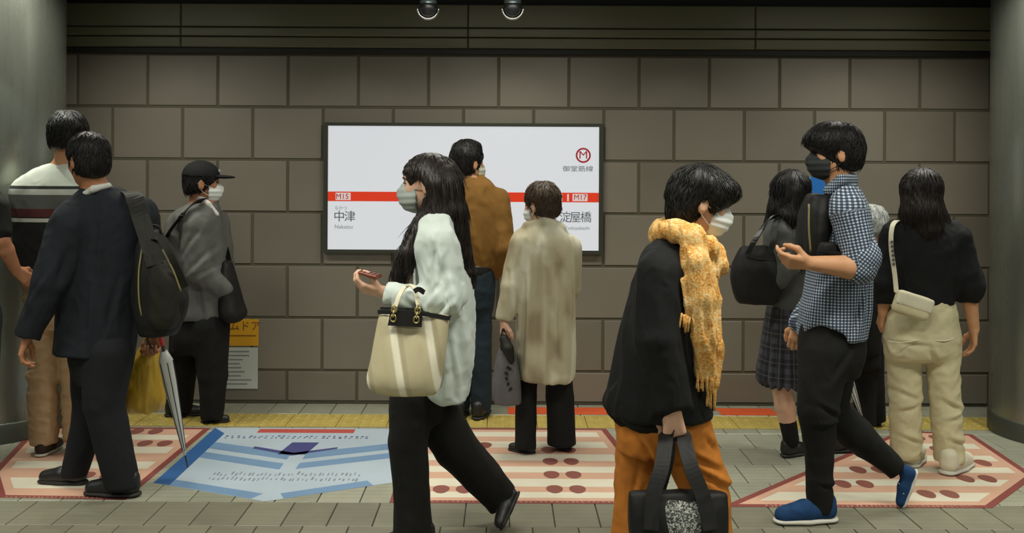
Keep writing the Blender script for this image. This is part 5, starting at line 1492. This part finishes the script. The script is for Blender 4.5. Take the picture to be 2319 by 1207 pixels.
# ------------------------------------------------------------------ 9 young man in gingham shirt, walking left
p = Person('young man in blue gingham shirt, black mask and black trousers', 4.305, 1870, 'skin_mid')
J, G, sec, r = p.J, p.G, p.sec, p.r
sh = [sec(1876, 1932, 412, .065), sec(1868, 1952, 440, .10), sec(1856, 1964, 480, .15), sec(1846, 1970, 540, .165), sec(1836, 1970, 600, .165), sec(1824, 1968, 660, .165), sec(1814, 1962, 720, .165), sec(1808, 1956, 765, .16)]
p.head(1890, 345, .0, 176, 2, .240, neck=J(1900, 432), neck_r=.050)
p.torso(sh, .84)
aN = (J(1922, 480, -.19), J(1956, 608, -.22), J(1836, 596, -.26)); aF = (J(1905, 490, .19), J(1880, 620, .22), J(1812, 730, .18))
p.arm(*aN, hand=dict(fwd=(-1, 0, .05), palm=(.2, .8, .6), thumb=-1, curl=.5, L=.185, curls=(.5, .8, .95, 1.0), tcurl=.5, spread=.9), r=(.047, .048, .030))
p.arm(*aF, hand=dict(fwd=(-.2, 0, -1), palm=(.3, 1, 0), thumb=-1, curl=.5, L=.17))
lF = (J(1880, 790, -.06), J(1856, 935, -.08), G(1862, .09, -.06)); lB = (J(1890, 800, .08), J(1876, 930, .10), J(2020, 1048, .12))
p.leg(*lF); p.leg(*lB); p.body()
hx = [p.E((0, -.05, .13), (.40, .49, .44), k=.02), p.E((0, -.22, -.14), (.33, .29, .28), k=.04), p.E((0, .22, .24), (.35, .30, .20), k=.06)]
hx += [p.E((0, .60, -.36), (.62, .46, .42), k=.02, op='sub'), p.E((.42, .03, -.12), (.16, .11, .17), k=.012, op='sub'), p.E((-.42, .03, -.12), (.16, .11, .17), k=.012, op='sub'), below(p.H(0, -.3, -.38), p.hR @ unit((0, -.2, 1)), .012)]
ho = p.part('hair', hx, 'hair_black', h=.0065, disp=p.hair_disp(.004, 30, 8))
p.strands(ho, 'hair_black', n=1400, L=.045, seed=16, lift=.10, jit=.3)
p.mask('mask_black', loops=(-1,)); p.eyes((-1,))
ax_ = J(1900, 600)[0]
elb = J(1950, 598, -.22); cuf = J(1932, 604, -.235)
def shirt_uv(V):
    a = np.arctan2(V[:, 0] - ax_, -(V[:, 1] - 4.305)); u = a * .15; v = V[:, 2].copy()
    A, B = aN[0], elb; d = unit(B - A); q = V - A; t = q @ d
    perp = q - t[:, None] * d; dist = np.linalg.norm(perp, axis=1)
    m = (dist < .082) & (t > .0) & (V[:, 1] < 4.305 - .165)
    e1 = unit(np.cross(d, (0, 1, 0))); e2 = np.cross(d, e1)
    ua = np.arctan2(perp @ e1, perp @ e2) * .06
    return np.where(m, ua, u) + 2, np.where(m, t, v) + 2
st = [loft(sh, math.pi / 2, k=.02), tube([J(1918, 460, -.15), aN[0], elb], r(38, 40, 36), k=.025, cut=[(elb + unit(elb - aN[0]) * .03, elb - aN[0])]),
      tube([J(1905, 470, .15), *aF], r(40, 40, 34, 26), k=.03),
      tube([J(1876, 432, -.06), J(1904, 410, -.085), J(1928, 406, -.03), J(1930, 408, .04)], r(13, 14, 14, 14), k=.01)]
st.append(ell(J(1866, 775, -.12), (r(48), .10, r(34)), None, k=.01, op='sub'))
p.part('shirt', st, 'gingham', h=.0075, disp=creases(folds(.005, 22, 41, (1, 1, .5)), J, [(1885, 470, 1870, 560, 8, .012), (1870, 600, 1855, 700, 9, .012), (1925, 640, 1905, 740, 9, .010), (1945, 640, 1940, 750, 9, .010), (1935, 510, 1920, 570, 8, .012), (1960, 540, 1935, 590, 7, .012)]), uv=shirt_uv)
def cuff_uv(V): return V[:, 2] * .8 + V[:, 0] * .6 + 3, V[:, 0] * .8 - V[:, 2] * .6 + 3
p.part('rolled_cuff', [tube([elb + V3((.008, 0, .03)), elb + V3((-.004, 0, -.016))], r(39, 36), k=.01)], 'gingham', h=.0075, uv=cuff_uv)
tr = [loft([sec(1826, 1962, 690, .145), sec(1812, 1954, 745, .14), sec(1812, 1956, 800, .14), sec(1812, 1940, 850, .12)], math.pi / 2, k=.03),
      tube([J(1866, 800, -.05), J(1852, 930, -.08), J(1856, 1040, -.07), G(1856, .035, -.06)], r(54, 44, 31, 30), k=.03, cut=[(G(1856, .035, -.06), (0, 0, -1))]),
      tube([J(1890, 800, .08), J(1874, 925, .10), J(1940, 985, .11), J(2030, 1064, .12)], r(52, 44, 40, 27), k=.03, cut=[(J(2030, 1064, .12), (1, 0, -.75))])]
p.part('trousers', tr, 'black_cloth', disp=creases(folds(.005, 22, 42, (1, 1, .5)), J, [(1830, 900, 1880, 930, 8, .012), (1825, 950, 1880, 945, 8, .012), (1840, 1080, 1880, 1090, 7, .010), (1900, 780, 1850, 850, 10, .010)]))
p.shoe(G(1892, 0, -.06), G(1752, 0, -.10), 'blue_suede', 'sole_pale', wide=1.05, laces='mask_grey')
p.shoe(J(2080, 1064, .12), J(2046, 1156, .10), 'blue_suede', 'sole_pale', up=(-1.0, 0, .35), wide=.9, laces='mask_grey')
c = J(1838, 595, -.08)
cb = thing('backpack', tuple(c), 'black backpack worn on the chest of man in gingham shirt', 'backpack')
tpart(cb, 'main_compartment', [loft([sec(1834, 1868, 440, .09), sec(1820, 1872, 480, .13), sec(1812, 1868, 540, .14), sec(1816, 1860, 580, .13), sec(1830, 1856, 600, .09)], math.pi / 2, 2.8)], 'bag_black', disp=folds(.006, 24, 43))
tpart(cb, 'side_pocket', [loft([sec(1858, 1892, 548, .03, -.17), sec(1850, 1900, 570, .03, -.17), sec(1854, 1890, 590, .02, -.17)], math.pi / 2, 2.6)], 'bag_black')
cord(cb, 'zip', [J(1832, 462, -.13), J(1832, 520, -.15), J(1836, 570, -.145)], .0045, 'zip_olive')
strap(cb, 'side_strap', [J(1860, 566, -.17), J(1886, 570, -.19), J(1912, 572, -.195), J(1935, 574, -.17)], .05, .008, 'bag_black', (0, 1, .3))

# ------------------------------------------------------------------ 10 woman with long hair, black top, cream trousers
p = Person('woman with long hair, black top and cream trousers, seen from behind', 4.98, 2098, 'skin_mid')
J, G, sec, r = p.J, p.G, p.sec, p.r
tp = [sec(2062, 2118, 486, .06), sec(2030, 2154, 506, .10), sec(2016, 2172, 535, .125), sec(2020, 2172, 590, .13), sec(2028, 2160, 640, .125), sec(2026, 2158, 688, .125)]
p.head(2086, 436, .0, 93, 2, .228, neck=J(2090, 505), neck_r=.05)
p.torso(tp)
aR = (J(2158, 540, .0), J(2192, 650, -.02), J(2206, 745, .0)); aL = (J(2024, 545, .02), J(2006, 640, .0), J(2000, 705, .04))
p.arm(*aR, hand=dict(fwd=(.02, .1, -1), palm=(-1, .2, 0), thumb=1, curl=.35, L=.165)); p.arm(*aL, hand=dict(fwd=(-.1, .3, -1), palm=(1, 0, 0), thumb=-1, curl=.5, L=.16))
l1 = (J(2048, 740, .03), J(2048, 880, .03), G(2052, .08, .06)); l2 = (J(2130, 740, .0), J(2144, 880, -.02), G(2150, .08, -.02))
p.leg(*l1); p.leg(*l2); p.body()
hx = [p.E((0, -.06, .13), (.385, .475, .41), k=.02), tube([J(2085, 430, -.03), J(2088, 480, -.05), J(2098, 515, -.06)], r(44, 45, 38), k=.04, sq=((0, 1, 0), 1.15)),
      tube([J(2118, 470, -.02), J(2136, 510, -.03), J(2150, 545, -.03)], r(20, 18, 8), k=.03), tube([J(2056, 480, -.02), J(2050, 505, -.03)], r(16, 8), k=.03)]
hx += [p.E((0, .66, -.27), (.60, .44, .54), k=.02, op='sub')]
ho = p.part('hair', hx, 'hair_dark_brown', h=.007, disp=lhair)
p.strands(ho, 'hair_dark_brown', n=1700, L=.08, R=.5, w=.0018, seed=17, down=.65, jit=.1)
p.mask('mask_white', loops=())
st = [loft(tp, math.pi / 2, k=.02), tube([J(2148, 528, .0), *aR[:2], J(2196, 684, -.02)], r(34, 40, 38, 22), k=.03, cut=[(J(2196, 684, -.02), (0.1, 0, -1))]),
      tube([J(2030, 530, .0), *aL[:2], J(2004, 688, .01)], r(32, 32, 30, 19), k=.03, cut=[(J(2004, 688, .01), (0, 0, -1))])]
p.part('knit_top', st, 'black_knit', disp=folds(.010, 22, 51, (1, 1, .5)))
tr = [loft([sec(2036, 2150, 672, .11), sec(2024, 2160, 692, .118), sec(2008, 2168, 730, .13), sec(2006, 2170, 790, .125), sec(2012, 2168, 815, .10)], math.pi / 2, k=.03),
      tube([J(2048, 770, .03), J(2050, 890, .03), G(2051, .05, .05)], r(41, 35, 34), k=.02, cut=[(G(2051, .05, .05), (0, 0, -1))]),
      tube([J(2130, 770, .0), J(2140, 890, -.02), G(2150, .05, -.02)], r(41, 34, 32), k=.02, cut=[(G(2150, .05, -.02), (0, 0, -1))])]
p.part('trousers', tr, 'cream_cotton', disp=creases(folds(.008, 26, 52, (.8, .8, 1.1)), J, [(2020, 880, 2070, 900, 8, .012), (2030, 930, 2075, 915, 8, .012), (2120, 900, 2168, 925, 8, .014), (2130, 945, 2172, 930, 8, .012), (2020, 770, 2080, 772, 6, .012), (2082, 780, 2098, 812, 8, .014), (2040, 985, 2078, 1000, 7, .012), (2130, 985, 2175, 1000, 7, .012)]))
cord(p.root, 'yoke_seam', [J(2010, 772, -.10), J(2040, 776, -.132), J(2082, 770, -.125)], .0025, 'cream_canvas'); cord(p.root, 'yoke_seam', [J(2108, 770, -.13), J(2140, 772, -.135), J(2166, 764, -.10)], .0025, 'cream_canvas')
p.shoe(G(2062, 0, .02), G(2084, 0, .26), 'cream_canvas', 'sole_pale'); p.shoe(G(2140, 0, -.10), G(2196, 0, .10), 'cream_canvas', 'sole_pale')
c = J(2060, 722, -.2)
hb = thing('shoulder_bag', tuple(c), 'cream leather shoulder bag of woman in cream trousers', 'bag')
D_ = -.17
def tilt(mb): return mb
q0, q1, q2, q3 = J(2034, 655, D_), J(2106, 678, D_), J(2102, 726, D_), J(2018, 706, D_)
ctr = (q0 + q1 + q2 + q3) / 4; Rb = np.stack([unit(q1 - q0), V3((0, 1, 0)), unit(np.cross(unit(q1 - q0), (0, 1, 0)))], 1)
w_, h_ = np.linalg.norm(q1 - q0) / 2 + r(4), r(26)
tpart(hb, 'pouch', [rbox(ctr, (w_, .035, h_), Rb, .028)], 'cream_cotton', h=.007, disp=folds(.002, 20, 53))
tpart(hb, 'flap', [rbox(ctr + Rb[:, 2] * r(9) - Rb[:, 1] * .022, (w_ * 1.01, .018, h_ * .62), Rb, .014)], 'cream_canvas', h=.006)
strap(hb, 'strap', [J(2030, 662, -.17), J(2026, 620, -.15), J(2018, 560, -.15), J(2020, 515, -.115), J(2032, 500, -.05), J(2045, 505, .04)], .022, .006, 'cream_canvas', (1, 0, 0))
for t in range(6): cord(hb, 'chain_link', [J(2019 + t * .9, 545 + t * 10, -.158), J(2021 + t * .9, 550 + t * 10, -.16)], .006, 'bag_grey', 2)

# ------------------------------------------------------------------ 11 stooped person in black behind the young man
p = Person('grey-haired person in long black coat behind man in gingham shirt', 5.76, 1960, 'skin_light')
J, G, sec, r = p.J, p.G, p.sec, p.r
ct = [sec(1934, 1974, 540, .07), sec(1916, 1986, 560, .11), sec(1906, 1992, 600, .13), sec(1906, 1994, 680, .14), sec(1908, 1990, 760, .14), sec(1916, 1988, 800, .13)]
p.head(1966, 508, .0, 160, 8, .215, neck=J(1956, 560), neck_r=.05)
p.torso(ct)
a1 = (J(1924, 590, -.12), J(1912, 680, -.14), J(1905, 760, -.1)); a2 = (J(1980, 590, .1), J(1988, 670, .1), J(1985, 740, .1))
p.arm(*a1, hand=dict(fwd=(0, 0, -1), palm=(0, 1, 0), curl=1.0, L=.15)); p.arm(*a2)
l1 = (J(1940, 790), J(1955, 880), G(1962, .08, -.02)); l2 = (J(1970, 790, .05), J(1976, 880, .06), G(1984, .08, .08))
p.leg(*l1); p.leg(*l2); p.body()
p.short_hair('hair_grey', 1.05, nape=-.34, seed=15)
p.mask('mask_white', loops=(-1,))
p.part('coat', [loft(ct, math.pi / 2, k=.02), tube(a1, r(26, 24, 18), k=.03), tube(a2, r(26, 24, 18), k=.03)], 'black_cloth', disp=folds(.006, 22, 61))
p.part('trousers', [loft([sec(1918, 1986, 770, .12), sec(1922, 1990, 830, .12)], math.pi / 2, k=.03)] + [tube([l[0], l[1], l[2] - UP * .05], r(30, 26, 22), k=.03, cut=[(l[2] - UP * .05, (0, 0, -1))]) for l in (l1, l2)], 'black_cloth')
p.shoe(G(1970, 0, -.02), G(1910, 0, .0), 'leather_black'); p.shoe(G(1996, 0, .08), G(1940, 0, .1), 'leather_black')
umbrella(J(1903, 800, -.1), J(1958, 962, -.12), 'white folded umbrella leaning down from person in long black coat', .03)

# ------------------------------------------------------------------ 12 person at the left edge
p = Person('person in dark short-sleeved shirt next to man in striped sweater', 4.86, -60, 'skin_tan')
J, G, sec, r = p.J, p.G, p.sec, p.r
tp = [sec(-96, -30, 415, .06), sec(-126, -6, 435, .10), sec(-136, 2, 465, .125), sec(-136, -2, 540, .13), sec(-130, -10, 620, .125), sec(-128, -8, 680, .12)]
p.head(-64, 350, .0, 80, 2, .23, neck=J(-64, 430))
p.torso(tp)
a1 = (J(-6, 470, -.02), J(4, 545, -.04), J(36, 612, .06)); a2 = (J(-124, 470, .0), J(-134, 560, .0), J(-130, 640, .05))
p.arm(*a1, hand=dict(fwd=(.5, .5, -.6), palm=(-.5, .5, 0), curl=.5, L=.16)); p.arm(*a2, hand=dict(fwd=(0, .2, -1), palm=(1, 0, 0), curl=.5, L=.16))
l1 = (J(-38, 720), J(-38, 880), G(-38, .09)); l2 = (J(-96, 720), J(-98, 880), G(-98, .09))
p.leg(*l1); p.leg(*l2); p.body()
p.short_hair('hair_black', 1.03, seed=21)
p.part('shirt', [loft(tp, math.pi / 2, k=.02), tube([a1[0], J(3, 525, -.04)], r(24, 22), k=.03), tube([a2[0], J(-132, 530, .0)], r(24, 22), k=.03)], 'black_cloth', disp=folds(.005, 22, 71))
p.part('trousers', [loft([sec(-128, -8, 660, .115), sec(-128, -8, 740, .11)], math.pi / 2)] + [tube([l[0], l[1], l[2] - UP * .04], r(38, 32, 28), k=.03, cut=[(l[2] - UP * .04, (0, 0, -1))]) for l in (l1, l2)], 'dark_jeans')
p.shoe(G(-44, 0, -.08), G(-30, 0, .18), 'leather_black'); p.shoe(G(-100, 0, -.08), G(-110, 0, .18), 'leather_black')
